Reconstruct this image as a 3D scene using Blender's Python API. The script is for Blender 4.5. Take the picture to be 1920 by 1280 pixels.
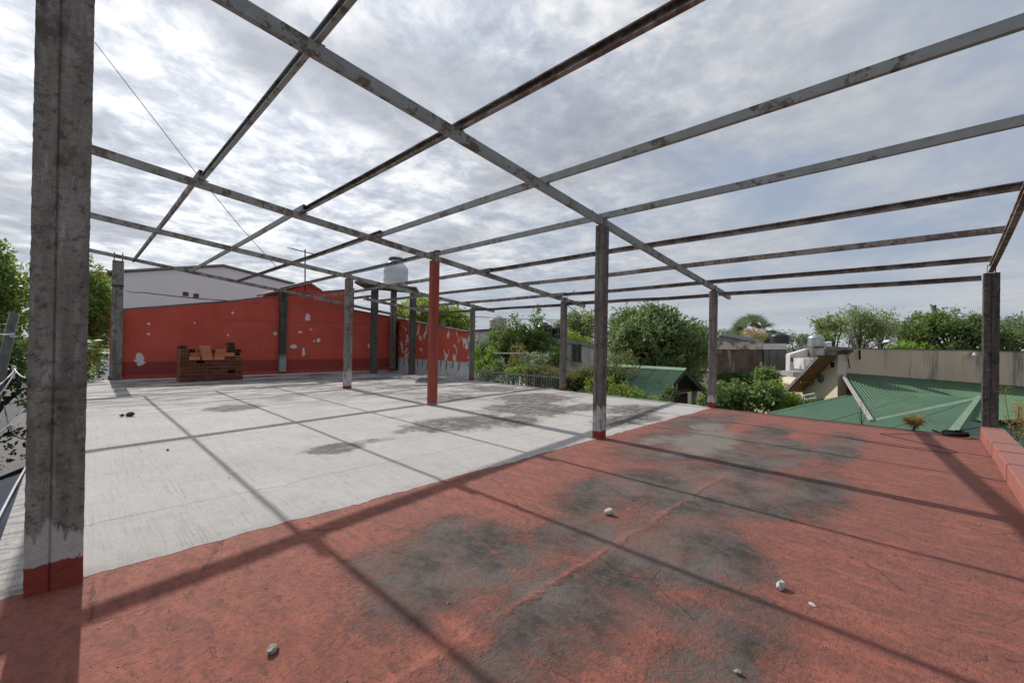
import bpy, bmesh, math, random
import numpy as np
from mathutils import Vector, Matrix, noise as mnoise
random.seed(7); rng = np.random.default_rng(7)
for o in list(bpy.data.objects): bpy.data.objects.remove(o)
SC = bpy.context.scene; COL = SC.collection
# ------------------------------------------------------------------ camera
# world: x runs along the post rows (away to the right), y across them (away to the left), z=0 terrace floor
FPX, YAW, PITCH, ROLL = 797.3758, .7987, .0042, .0168
CAM = Vector((.0711, -4.0146, 1.6))
_R = Vector((math.cos(YAW), -math.sin(YAW), 0)); _F = Vector((math.sin(YAW), math.cos(YAW), 0)); _U = Vector((0, 0, 1))
F2 = _F*math.cos(PITCH) + _U*math.sin(PITCH); U2 = -_F*math.sin(PITCH) + _U*math.cos(PITCH)
RR = _R*math.cos(ROLL) + U2*math.sin(ROLL); UU = -_R*math.sin(ROLL) + U2*math.cos(ROLL)
cd = bpy.data.cameras.new('camera'); cam = bpy.data.objects.new('camera', cd); COL.objects.link(cam)
cd.sensor_width = 36; cd.lens = FPX/1920*36; cd.clip_end = 6000; cd.clip_start = .05
M = Matrix((RR, UU, -F2)).transposed().to_4x4(); M.translation = CAM; cam.matrix_world = M
SC.camera = cam
def at(px, py, D):                       # a point D metres ahead, seen at that place of the photograph
    return CAM + (F2 + RR*((px-960)/FPX) - UU*((py-640)/FPX))*D
# ------------------------------------------------------------------ node helper
class G:
    def __init__(s, nt): s.nt = nt; s.nt.nodes.clear()
    def n(s, t, **k):
        nd = s.nt.nodes.new(t)
        for a, v in k.items(): setattr(nd, a, v)
        return nd
    def put(s, sock, v):
        if isinstance(v, bpy.types.NodeSocket): s.nt.links.new(v, sock)
        elif v is not None:
            if sock.type == 'RGBA' and len(v) == 3: v = (*v, 1)
            sock.default_value = v
    def m(s, op, a, b=None, c=None, clamp=False):
        nd = s.n('ShaderNodeMath', operation=op, use_clamp=clamp); s.put(nd.inputs[0], a)
        if b is not None: s.put(nd.inputs[1], b)
        if c is not None: s.put(nd.inputs[2], c)
        return nd.outputs[0]
    def v(s, op, a, b=None):
        nd = s.n('ShaderNodeVectorMath', operation=op); s.put(nd.inputs[0], a)
        if b is not None: s.put(nd.inputs[1], b)
        return nd.outputs[1] if op in ('LENGTH', 'DOT_PRODUCT', 'DISTANCE') else nd.outputs[0]
    def sep(s, a): nd = s.n('ShaderNodeSeparateXYZ'); s.put(nd.inputs[0], a); return nd.outputs
    def comb(s, x, y, z):
        nd = s.n('ShaderNodeCombineXYZ')
        for i, q in enumerate((x, y, z)): s.put(nd.inputs[i], q)
        return nd.outputs[0]
    def pos(s): return s.n('ShaderNodeNewGeometry').outputs['Position']
    def noise(s, vec, scale=1, detail=4, rough=.55, dist=0, lac=2.):
        nd = s.n('ShaderNodeTexNoise'); s.put(nd.inputs['Vector'], vec); nd.inputs['Scale'].default_value = scale
        nd.inputs['Detail'].default_value = detail; nd.inputs['Roughness'].default_value = rough; nd.inputs['Distortion'].default_value = dist
        nd.inputs['Lacunarity'].default_value = lac
        return nd.outputs['Fac']
    def ramp(s, f, stops, interp='LINEAR'):
        nd = s.n('ShaderNodeValToRGB'); cr = nd.color_ramp; cr.interpolation = interp
        while len(cr.elements) < len(stops): cr.elements.new(.5)
        for e, (p, c) in zip(cr.elements, stops):
            e.position = p; e.color = (c, c, c, 1) if isinstance(c, (int, float)) else (*c, 1)
        s.put(nd.inputs[0], f); return nd.outputs[0]
    def step(s, f, a, b):
        nd = s.n('ShaderNodeMapRange', interpolation_type='SMOOTHSTEP'); s.put(nd.inputs[0], f)
        nd.inputs[1].default_value = a; nd.inputs[2].default_value = b
        return nd.outputs[0]
    def mix(s, f, a, b, blend='MIX'):
        nd = s.n('ShaderNodeMix', data_type='RGBA', blend_type=blend); s.put(nd.inputs[0], f); s.put(nd.inputs[6], a); s.put(nd.inputs[7], b)
        return nd.outputs[2]
    def bump(s, h, dist=.01, strength=1.):
        nd = s.n('ShaderNodeBump'); s.put(nd.inputs['Height'], h); nd.inputs['Distance'].default_value = dist; nd.inputs['Strength'].default_value = strength
        return nd.outputs[0]
    def out(s, col, rough=.8, normal=None, metal=0, spec=.3, **kw):
        p = s.n('ShaderNodeBsdfPrincipled'); s.put(p.inputs['Base Color'], col); s.put(p.inputs['Roughness'], rough)
        s.put(p.inputs['Metallic'], metal); p.inputs['Specular IOR Level'].default_value = spec
        if normal is not None: s.put(p.inputs['Normal'], normal)
        o = s.n('ShaderNodeOutputMaterial'); s.nt.links.new(p.outputs[0], o.inputs[0]); return p
def newmat(name):
    m = bpy.data.materials.new(name); m.use_nodes = True; return m, G(m.node_tree)
# ------------------------------------------------------------------ light
SUN_EL = 38.5; SUN_DIR = Vector((.02, 1, 0)).normalized()*math.cos(math.radians(SUN_EL)) + Vector((0, 0, math.sin(math.radians(SUN_EL))))
sd = bpy.data.lights.new('sun', 'SUN'); sd.energy = 4.3; sd.angle = math.radians(.55); sd.color = (1, .955, .90)
so = bpy.data.objects.new('sun', sd); COL.objects.link(so); so.rotation_euler = SUN_DIR.to_track_quat('Z', 'Y').to_euler()
wd = bpy.data.worlds.new('World'); SC.world = wd; wd.use_nodes = True
def build_world():
    g = G(wd.node_tree)
    sky = g.n('ShaderNodeTexSky', sky_type='NISHITA', sun_disc=False, sun_elevation=math.radians(SUN_EL), sun_rotation=math.atan2(SUN_DIR.x, SUN_DIR.y))
    sky.altitude = 20; sky.air_density = 1; sky.dust_density = 1.5
    d = g.n('ShaderNodeTexCoord').outputs['Generated']
    dn = g.v('NORMALIZE', d); x, y, z = g.sep(dn)
    zz = g.m('MAXIMUM', z, 0.0); den = g.m('ADD', zz, .13)
    p = g.comb(g.m('DIVIDE', x, den), g.m('DIVIDE', y, den), 0.)          # a flat cloud deck overhead
    q = g.v('ADD', p, (3.1, 1.7, 0))
    warp = g.noise(q, 2.2, 3, .5); qw = g.v('ADD', q, g.comb(g.m('MULTIPLY', warp, .16), g.m('MULTIPLY', g.noise(g.v('ADD', q, (5, 5, 0)), 2.2, 3, .5), .16), 0))
    big = g.noise(g.v('ADD', qw, (.55, 2.35, 0)), 1.05, 3, .5)
    mid = g.noise(g.v('ADD', qw, (7.3, 2.2, 0)), 2.6, 5, .55)
    fine = g.noise(g.v('ADD', qw, (1.3, 9.2, 0)), 9.0, 8, .62)
    sunward = g.v('DOT_PRODUCT', dn, tuple(SUN_DIR))
    hot = g.step(sunward, .62, 1.02); near = g.step(sunward, .25, .95)                                       # lumpy bright deck under the sun, thin veil opposite
    lump = g.m('ADD', g.m('MULTIPLY', mid, .52), g.m('MULTIPLY', fine, .48))
    t = g.m('ADD', g.m('MULTIPLY', g.m('SUBTRACT', lump, .48), g.m('ADD', .60, g.m('MULTIPLY', near, 2.7))), .5)
    tone = g.ramp(t, [(.0, (3.1, 3.3, 3.75)), (.3, (4.15, 4.45, 5.0)), (.5, (5.25, 5.6, 6.2)), (.66, (6.8, 6.95, 7.2)), (.85, (8.2, 8.2, 8.2))])
    dark = g.m('MULTIPLY', g.step(big, .50, .64), g.m('ADD', .10, g.m('MULTIPLY', near, .72)))
    tone = g.mix(dark, tone, g.mix(fine, (2.5, 2.65, 3.1), (4.2, 4.4, 4.8)))
    glow = g.m('ADD', g.m('ADD', .92, g.m('MULTIPLY', near, .22)), g.m('MULTIPLY', hot, .36))
    tone = g.mix(1., tone, g.comb(glow, glow, glow), 'MULTIPLY')
    veil = g.noise(g.v('MULTIPLY', qw, (.7, .9, 1)), 1.3, 5, .6)
    gap = g.m('MULTIPLY', g.step(veil, .36, .66), g.m('SUBTRACT', .85, g.m('MULTIPLY', near, .65)))
    skyc = g.mix(.7, sky.outputs[0], (3.6, 4.35, 5.7))
    col = g.mix(gap, tone, skyc)
    hz = g.step(z, .20, -.01)
    streak = g.noise(g.comb(g.m('MULTIPLY', x, 1.6), g.m('MULTIPLY', y, 1.6), g.m('MULTIPLY', z, 22)), 1.3, 5, .6)
    hcol = g.ramp(streak, [(.32, (3.6, 4.1, 4.9)), (.64, (6.1, 6.3, 6.5))])
    col = g.mix(g.m('MULTIPLY', hz, .8), col, hcol)
    bg = g.n('ShaderNodeBackground'); g.put(bg.inputs[0], col); bg.inputs[1].default_value = .1
    o = g.n('ShaderNodeOutputWorld'); g.nt.links.new(bg.outputs[0], o.inputs[0])
build_world()
SC.view_settings.view_transform = 'Standard'; SC.view_settings.look = 'None'; SC.view_settings.exposure = 0; SC.view_settings.gamma = 1
SC.render.engine = 'CYCLES'; SC.cycles.max_bounces = 6; SC.cycles.transparent_max_bounces = 8
# ------------------------------------------------------------------ mesh helper
class MB:
    def __init__(s): s.v = []; s.f = []
    def add(s, vs, fs):
        b = len(s.v); s.v += [tuple(p) for p in vs]; s.f += [tuple(i+b for i in f) for f in fs]; return s
    def box(s, c, d, rz=0, tilt=None):
        cx, cy, cz = c; a, b, h = d[0]/2, d[1]/2, d[2]/2; cs, sn = math.cos(rz), math.sin(rz)
        vs = []
        for z in (-h, h):
            for x, y in ((-a, -b), (a, -b), (a, b), (-a, b)): vs.append(Vector((x*cs-y*sn, x*sn+y*cs, z)))
        if tilt: vs = [tilt @ q for q in vs]
        return s.add([(q.x+cx, q.y+cy, q.z+cz) for q in vs], [(3, 2, 1, 0), (4, 5, 6, 7), (0, 1, 5, 4), (1, 2, 6, 5), (2, 3, 7, 6), (3, 0, 4, 7)])
    def prism(s, poly, off):                     # planar polygon (3D points) extruded by off
        n = len(poly); P = [Vector(p) for p in poly]; off = Vector(off)
        nrm = sum(((P[i]-P[0]).cross(P[(i+1) % n]-P[0]) for i in range(1, n-1)), Vector())
        if nrm.dot(off) > 0: P = P[::-1]
        return s.add(P+[p+off for p in P], [tuple(range(n)), tuple(range(2*n-1, n-1, -1))]+[((i+1) % n, i, i+n, (i+1) % n+n) for i in range(n)])
    def sweep(s, prof, p0, p1, side, up):        # profile (a,b) pts swept p0->p1
        n = len(prof); p0, p1, side, up = map(Vector, (p0, p1, side, up))
        vs = [p0+side*a+up*b for a, b in prof]+[p1+side*a+up*b for a, b in prof]
        fs = [tuple(range(n)), tuple(range(2*n-1, n-1, -1))]+[((i+1) % n, i, i+n, (i+1) % n+n) for i in range(n)]
        return s.add(vs, fs)
    def tube(s, pts, r, n=6, r1=None, cap=True):
        P = [Vector(p) for p in pts]; k = len(P); b = len(s.v); r1 = r if r1 is None else r1; a0 = None
        for i, p in enumerate(P):
            t = (P[min(i+1, k-1)]-P[max(i-1, 0)]); t = t.normalized() if t.length > 1e-9 else Vector((0, 0, 1))
            if a0 is None: a0 = t.orthogonal().normalized()
            a0 = (a0-t*a0.dot(t)).normalized(); c = t.cross(a0); rr = r+(r1-r)*i/max(k-1, 1)
            for j in range(n):
                an = 2*math.pi*j/n; s.v.append(tuple(p+(a0*math.cos(an)+c*math.sin(an))*rr))
        for i in range(k-1):
            for j in range(n):
                j2 = (j+1) % n; s.f.append((b+i*n+j, b+i*n+j2, b+(i+1)*n+j2, b+(i+1)*n+j))
        if cap: s.f.append(tuple(b+j for j in range(n-1, -1, -1))); s.f.append(tuple(b+(k-1)*n+j for j in range(n)))
        return s
    def lathe(s, prof, c, n=24):
        b = len(s.v); k = len(prof)
        for r, z in prof:
            for j in range(n):
                a = 2*math.pi*j/n; s.v.append((c[0]+r*math.cos(a), c[1]+r*math.sin(a), c[2]+z))
        for i in range(k-1):
            for j in range(n): s.f.append((b+i*n+j, b+i*n+(j+1) % n, b+(i+1)*n+(j+1) % n, b+(i+1)*n+j))
        s.f.append(tuple(b+j for j in range(n-1, -1, -1))); s.f.append(tuple(b+(k-1)*n+j for j in range(n))); return s
    def mesh(s, name, mat, smooth=False):
        me = bpy.data.meshes.new(name); me.from_pydata(s.v, [], s.f); me.update()
        if mat: me.materials.append(mat)
        if smooth: me.polygons.foreach_set('use_smooth', [True]*len(me.polygons))
        return me
    def build(s, name, mat, parent=None, smooth=False, label=None, cat=None, group=None, kind=None, bevel=0):
        o = bpy.data.objects.new(name, s.mesh(name, mat, smooth)); COL.objects.link(o)
        if parent: o.parent = parent; o.matrix_parent_inverse = Matrix.Translation(-parent.location)
        if bevel:
            md = o.modifiers.new('bevel', 'BEVEL'); md.width = bevel; md.segments = 1; md.limit_method = 'ANGLE'
        return tag(o, label, cat, group, kind)
def tag(o, label=None, cat=None, group=None, kind=None):
    for k, q in (('label', label), ('category', cat), ('group', group), ('kind', kind)):
        if q: o[k] = q
    return o
def empty(name, loc, label, cat, group=None):
    o = bpy.data.objects.new(name, None); COL.objects.link(o); o.location = loc; o.empty_display_size = .2
    return tag(o, label, cat, group)
def part(name, mat, parent, mb, **k): return mb.build(name, mat, parent, **k)
def grid_mesh(xs, ys, zf, holes=None):
    nx, ny = len(xs), len(ys); m = MB()
    m.v = [(x, y, zf(x, y)) for y in ys for x in xs]
    m.f = [(j*nx+i, j*nx+i+1, (j+1)*nx+i+1, (j+1)*nx+i) for j in range(ny-1) for i in range(nx-1)]
    return m
def lerp(a, b, t): return Vector(a)*(1-t)+Vector(b)*t
# ------------------------------------------------------------------ materials
MT = {}
def simple(name, c1, c2, scale=6, rough=.8, bump=.004, bscale=40, metal=0, spec=.3, c3=None, streak=False, lo=.35, hi=.65, stretch=(1, 1, 1)):
    m, g = newmat(name); p = g.pos(); q = g.v('MULTIPLY', p, stretch)
    f = g.noise(q, scale, 6, .62); col = g.mix(g.step(f, lo, hi), c1, c2)
    if c3:
        f3 = g.noise(g.v('ADD', g.v('MULTIPLY', p, (1, 1, .12) if streak else (1, 1, 1)), (3, 5, 1)), scale*1.7, 6, .65)
        col = g.mix(g.step(f3, .52, .68), col, c3)
    h = g.noise(p, bscale, 5, .65)
    g.out(col, rough, g.bump(h, bump) if bump else None, metal, spec); MT[name] = m; return m
simple('ground', (.10, .085, .065), (.06, .075, .035), 1.2, .95, .02, 8)
simple('asphalt', (.05, .05, .052), (.075, .073, .07), 4, .9, .004, 60)
simple('stain_wall', (.72, .72, .70), (.56, .56, .55), 1.3, .9, .004, 50, c3=(.12, .12, .12), streak=True)
simple('brown_wall', (.075, .055, .045), (.13, .10, .085), 1.6, .95, .01, 30, c3=(.33, .31, .29), streak=True)
simple('grey_wall', (.17, .16, .15), (.10, .095, .09), 1.6, .95, .006, 30, c3=(.05, .045, .04), streak=True)
simple('white_wall', (.62, .61, .59), (.52, .51, .50), .8, .85, .003, 40)
simple('warehouse_white', (.86, .85, .88), (.80, .79, .82), .25, .8, .002, 60)
simple('cream_wall', (.66, .57, .43), (.58, .50, .38), .9, .85, .003, 40)
simple('orange_wall', (.50, .32, .17), (.44, .28, .15), 1, .85, .003, 40)
simple('tan_wall', (.70, .535, .40), (.60, .46, .345), 1.1, .92, .006, 30, c3=(.26, .22, .18), streak=True, stretch=(1, 1, .5))
simple('grey_roof', (.30, .31, .32), (.22, .225, .23), 1.5, .6, .003, 30)
simple('metal_roof', (.42, .43, .44), (.30, .31, .32), 2.5, .45, .002, 30, metal=.4)
simple('pale_rust_roof', (.48, .46, .44), (.22, .13, .10), 2.2, .8, .006, 30, lo=.42, hi=.58)
simple('dark_trim', (.05, .052, .055), (.07, .07, .075), 5, .6, .002, 40)
simple('wood_dark', (.085, .06, .042), (.05, .036, .027), 6, .8, .003, 60, stretch=(1, 1, 4))
simple('wood_orange', (.27, .15, .07), (.18, .10, .05), 3, .6, .003, 50)
simple('tile_red', (.34, .16, .11), (.24, .12, .09), 6, .85, .008, 30)
simple('black_plastic', (.018, .018, .02), (.028, .028, .03), 3, .35, .001, 30, spec=.5)
simple('grey_plastic', (.60, .62, .64), (.68, .69, .70), 1.5, .45, .001, 20, spec=.4)
simple('cream_plastic', (.45, .41, .34), (.38, .35, .30), 2, .6, .001, 20)
simple('steel_tank', (.42, .44, .46), (.36, .38, .40), 3, .35, .002, 20, metal=.7)
simple('trunk', (.075, .06, .048), (.04, .032, .026), 7, .95, .012, 25, stretch=(1, 1, .25))
simple('pale_trunk', (.15, .13, .11), (.08, .07, .06), 7, .95, .012, 25, stretch=(1, 1, .25))
simple('dark_trunk', (.022, .018, .016), (.012, .010, .009), 7, .95, .012, 25)
simple('pole', (.15, .14, .135), (.10, .095, .09), 5, .9, .004, 40)
simple('cable_dark', (.02, .02, .022), (.03, .03, .032), 4, .9, 0, spec=.05)
simple('cable_grey', (.05, .05, .052), (.07, .07, .072), 4, .9, 0, spec=.05)
simple('cable_white', (.55, .55, .55), (.45, .45, .45), 4, .6, 0)
simple('awning', (.012, .018, .04), (.018, .026, .055), 2, .7, .004, 25, spec=.12)
simple('fence_paint', (.34, .38, .36), (.22, .25, .22), 9, .6, .001, 40)
simple('stone', (.50, .48, .45), (.30, .285, .26), 30, .95, .004, 90)
simple('grey_stone', (.30, .28, .25), (.20, .19, .17), 30, .95, .004, 90)
simple('dark_stone', (.06, .058, .055), (.04, .038, .036), 30, .95, .004, 90)
simple('rebar', (.06, .04, .03), (.04, .028, .022), 20, .9, .001, 90)
simple('glass_dark', (.015, .017, .018), (.02, .022, .022), 2, .15, 0, spec=.6)
simple('lamp_metal', (.50, .51, .52), (.42, .43, .44), 4, .5, 0)
def green_roof():
    m, g = newmat('green_roof'); p = g.pos()
    f = g.noise(p, .7, 5, .6); col = g.mix(g.step(f, .3, .7), (.050, .115, .060), (.072, .145, .08))
    f2 = g.noise(p, 9, 5, .65); col = g.mix(g.step(f2, .45, .8), col, (.10, .185, .12))
    f3 = g.noise(g.v('MULTIPLY', p, (1, 1, 4)), 2.3, 6, .7); col = g.mix(g.m('MULTIPLY', g.step(f3, .6, .75), .45), col, (.10, .11, .075))
    g.out(col, g.mix(f2, (.45, .45, .45), (.65, .65, .65)), g.bump(f2, .002), 0, .35); MT['green_roof'] = m
green_roof(); simple('green_trim', (.20, .29, .19), (.16, .24, .155), 3, .6, .002, 30); simple('pale_trim', (.42, .40, .37), (.33, .31, .29), 6, .8, .002, 40)
def steel(name, paint, rust, amt, paint2=None):
    m, g = newmat(name); p = g.pos()
    f = g.noise(p, 3.2, 8, .72); f2 = g.noise(g.v('ADD', p, (4, 1, 7)), 17, 6, .7)
    s = g.m('ADD', g.m('MULTIPLY', f, .7), g.m('MULTIPLY', f2, .3))
    k = g.step(s, .56-amt*.12, .62-amt*.1)
    pc = g.mix(g.step(g.noise(p, 6, 3, .5), .3, .7), paint, paint2 or tuple(c*.8 for c in paint))
    rc = g.mix(g.noise(p, 45, 5, .7), rust, tuple(c*.45 for c in rust))
    rc = g.mix(g.m('MULTIPLY', g.step(f2, .55, .75), .6), rc, (.24, .13, .075))
    g.out(g.mix(k, pc, rc), g.mix(k, (.55, .55, .55), (.95, .95, .95)), g.bump(g.m('ADD', f2, g.m('MULTIPLY', k, .4)), .003), 0, .3); MT[name] = m
steel('rafter_steel', (.31, .335, .335), (.20, .15, .12), .40, (.265, .27, .26))
steel('rafter_rusty', (.34, .335, .315), (.225, .165, .13), .7, (.285, .275, .255))
steel('purlin_blue', (.33, .35, .345), (.21, .155, .125), .3, (.285, .29, .275))
steel('purlin_rusty', (.33, .295, .275), (.22, .165, .14), .8, (.275, .235, .215))
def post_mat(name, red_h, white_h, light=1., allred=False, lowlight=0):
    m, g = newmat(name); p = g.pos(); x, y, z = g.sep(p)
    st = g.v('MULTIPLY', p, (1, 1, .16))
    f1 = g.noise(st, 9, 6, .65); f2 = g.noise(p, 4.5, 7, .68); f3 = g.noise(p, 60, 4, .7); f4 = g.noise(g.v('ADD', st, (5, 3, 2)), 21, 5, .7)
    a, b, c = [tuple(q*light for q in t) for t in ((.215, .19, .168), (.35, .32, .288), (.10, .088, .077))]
    f5 = g.noise(p, 17, 7, .75); f6 = g.noise(g.v('MULTIPLY', p, (1, 1, .05)), 6, 4, .6)
    col = g.mix(g.step(f1, .35, .68), a, b); col = g.mix(g.m('MULTIPLY', g.step(f2, .50, .66), .8), col, c)
    col = g.mix(g.m('MULTIPLY', g.step(f6, .5, .68), .5), col, tuple(q*.55 for q in a))
    col = g.mix(g.m('MULTIPLY', g.step(f4, .58, .70), .65), col, tuple(q*light for q in (.46, .44, .40)))
    col = g.mix(g.m('MULTIPLY', g.step(f5, .52, .64), .65), col, tuple(q*.45 for q in c)); col = g.mix(g.m('MULTIPLY', g.step(f3, .54, .66), .45), col, tuple(q*.5 for q in a)); col = g.mix(g.m('MULTIPLY', g.step(f5, .44, .30), .4), col, tuple(q*1.35 for q in b))
    if lowlight: col = g.mix(g.step(g.m('ADD', z, g.m('MULTIPLY', f1, .5)), lowlight+.3, lowlight), col, (.36, .345, .32))
    
    edge = g.m('ADD', z, g.m('MULTIPLY', g.m('SUBTRACT', f1, .5), .75))
    if white_h: col = g.mix(g.m('MULTIPLY', g.step(edge, white_h+.03, white_h-.03), g.step(f2, .66, .5)), col, g.mix(f1, (.46, .44, .42), (.62, .60, .57)))
    if red_h:
        e2 = g.m('ADD', z, g.m('MULTIPLY', g.m('SUBTRACT', f2, .5), .16))
        col = g.mix(g.step(e2, red_h+.006, red_h-.006), col, g.mix(f1, (.24, .045, .032), (.34, .075, .05)))
    if allred:
        rc = g.mix(g.step(f1, .35, .7), (.26, .062, .046), (.35, .095, .066)); col = g.mix(g.step(g.m('ADD', z, g.m('MULTIPLY', f2, .02)), .075, .085), (.20, .21, .22), rc)
    g.out(col, .92, g.bump(g.m('ADD', g.m('MULTIPLY', f3, .9), g.m('ADD', g.m('ADD', f2, f5), g.m('MULTIPLY', f4, .7))), .018 if not allred else .003), 0, .2); MT[name] = m
post_mat('post_front', .17, .40, 1.15); post_mat('post_mid', .13, .48, .74); post_mat('post_edge', .14, .32, .95); post_mat('post_plain', .12, 0, .8)
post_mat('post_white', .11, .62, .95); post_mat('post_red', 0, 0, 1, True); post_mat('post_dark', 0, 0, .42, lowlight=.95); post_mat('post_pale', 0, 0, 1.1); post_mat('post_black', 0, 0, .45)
def wall_red(name, peel, spots):
    m, g = newmat(name); p = g.pos(); x, y, z = g.sep(p)
    f = g.noise(p, 1.1, 5, .6); col = g.mix(g.step(f, .3, .7), (.54, .088, .060), (.62, .115, .078))
    f2 = g.noise(p, 14, 6, .7); col = g.mix(g.m('MULTIPLY', g.step(f2, .45, .75), .45), col, (.54, .14, .10))
    fs = g.noise(g.v('MULTIPLY', p, (1, 1, .1)), 3.5, 5, .6); col = g.mix(g.m('MULTIPLY', g.step(fs, .55, .72), .35), col, (.36, .062, .048))
    base = g.m('ADD', z, g.m('MULTIPLY', f2, .12)); col = g.mix(g.m('MULTIPLY', g.step(base, .78, .70), .8), col, (.235, .048, .042))      # darker painted skirting
    n1 = g.noise(g.v('ADD', g.v('MULTIPLY', p, (1, 1, .7)), (2, 8, 3)), 2.4, 6, .62, .6)
    pm = g.step(n1, peel, peel+.02)
    for (sx, sz, rx, rz) in spots:
        dv = g.comb(g.m('DIVIDE', g.m('SUBTRACT', x, sx), rx), 0., g.m('DIVIDE', g.m('SUBTRACT', z, sz), rz))
        k = g.m('ADD', g.v('LENGTH', dv), g.m('MULTIPLY', g.m('SUBTRACT', g.noise(p, 6.5, 7, .7), .5), 3.2)); pm = g.m('MAXIMUM', pm, g.step(k, 1.12, 1.02))
    col = g.mix(pm, col, g.mix(f2, (.60, .57, .54), (.78, .76, .73)))
    g.out(col, .9, g.bump(g.m('SUBTRACT', f2, g.m('MULTIPLY', pm, .6)), .006), 0, .2); MT[name] = m
wall_red('wall_red', .725, [(7.12, 1.28, 0.136, 0.096), (7.75, 2.68, 0.096, 0.16), (7.6, 1.02, 0.072, 0.16), (8.25, 1.60, 0.096, 0.08), (9.78, 1.42, 0.12, 0.08), (1.78, .78, 0.128, 0.192), (8.05, 1.55, 0.04, 0.048), (7.42, 1.95, 0.08, 0.048), (7.9, 2.1, 0.048, 0.04),
  (2.0, 2.1, 0.036, 0.04), (2.0, 1.72, 0.036, 0.04), (4.7, 2.7, 0.04, 0.048), (4.55, 1.75, 0.04, 0.04), (3.4, 2.2, 0.024, 0.04), (6.35, 1.85, 0.064, 0.072), (10.85, 1.35, 0.048, 0.12)])
wall_red('wall_red_peeling', .565, []); simple('plinth_red', (.34, .068, .05), (.28, .055, .042), 5, .9, .005, 40); simple('plinth_white', (.72, .72, .71), (.58, .58, .57), 3, .95, .012, 18, c3=(.38, .38, .37))
simple('cap_grey', (.20, .19, .18), (.10, .095, .09), 5, .95, .008, 40); simple('parapet_red', (.31, .115, .088), (.26, .095, .072), 4, .85, .004, 45, c3=(.22, .10, .08)); simple('parapet_top', (.30, .12, .095), (.25, .13, .11), 7, .9, .005, 45, c3=(.20, .13, .115))
def blobs(g, p, lst, wob=.9, sc=1.3, lo=.17, hi=.84, grain=1.35):
    nz = g.m('MULTIPLY', g.m('SUBTRACT', g.noise(p, sc, 4, .6), .5), wob); acc = None
    gr = g.m('ADD', g.m('MULTIPLY', g.m('SUBTRACT', g.noise(p, 3.6, 10, .72, .3), .5), 1.25*grain), g.m('MULTIPLY', g.m('SUBTRACT', g.noise(g.v('ADD', p, (3, 7, 0)), 30, 5, .75), .5), .75*grain))
    x, y, z = g.sep(p)
    for (cx, cy, rx, ry, s) in lst:
        dv = g.comb(g.m('DIVIDE', g.m('SUBTRACT', x, cx), rx), g.m('DIVIDE', g.m('SUBTRACT', y, cy), ry), 0.)
        k = g.m('MULTIPLY', g.step(g.m('ADD', g.v('LENGTH', dv), nz), 1.55, .25), s)
        acc = k if acc is None else g.m('MAXIMUM', acc, k)
    return g.step(g.m('ADD', acc, gr), lo, hi)
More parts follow.
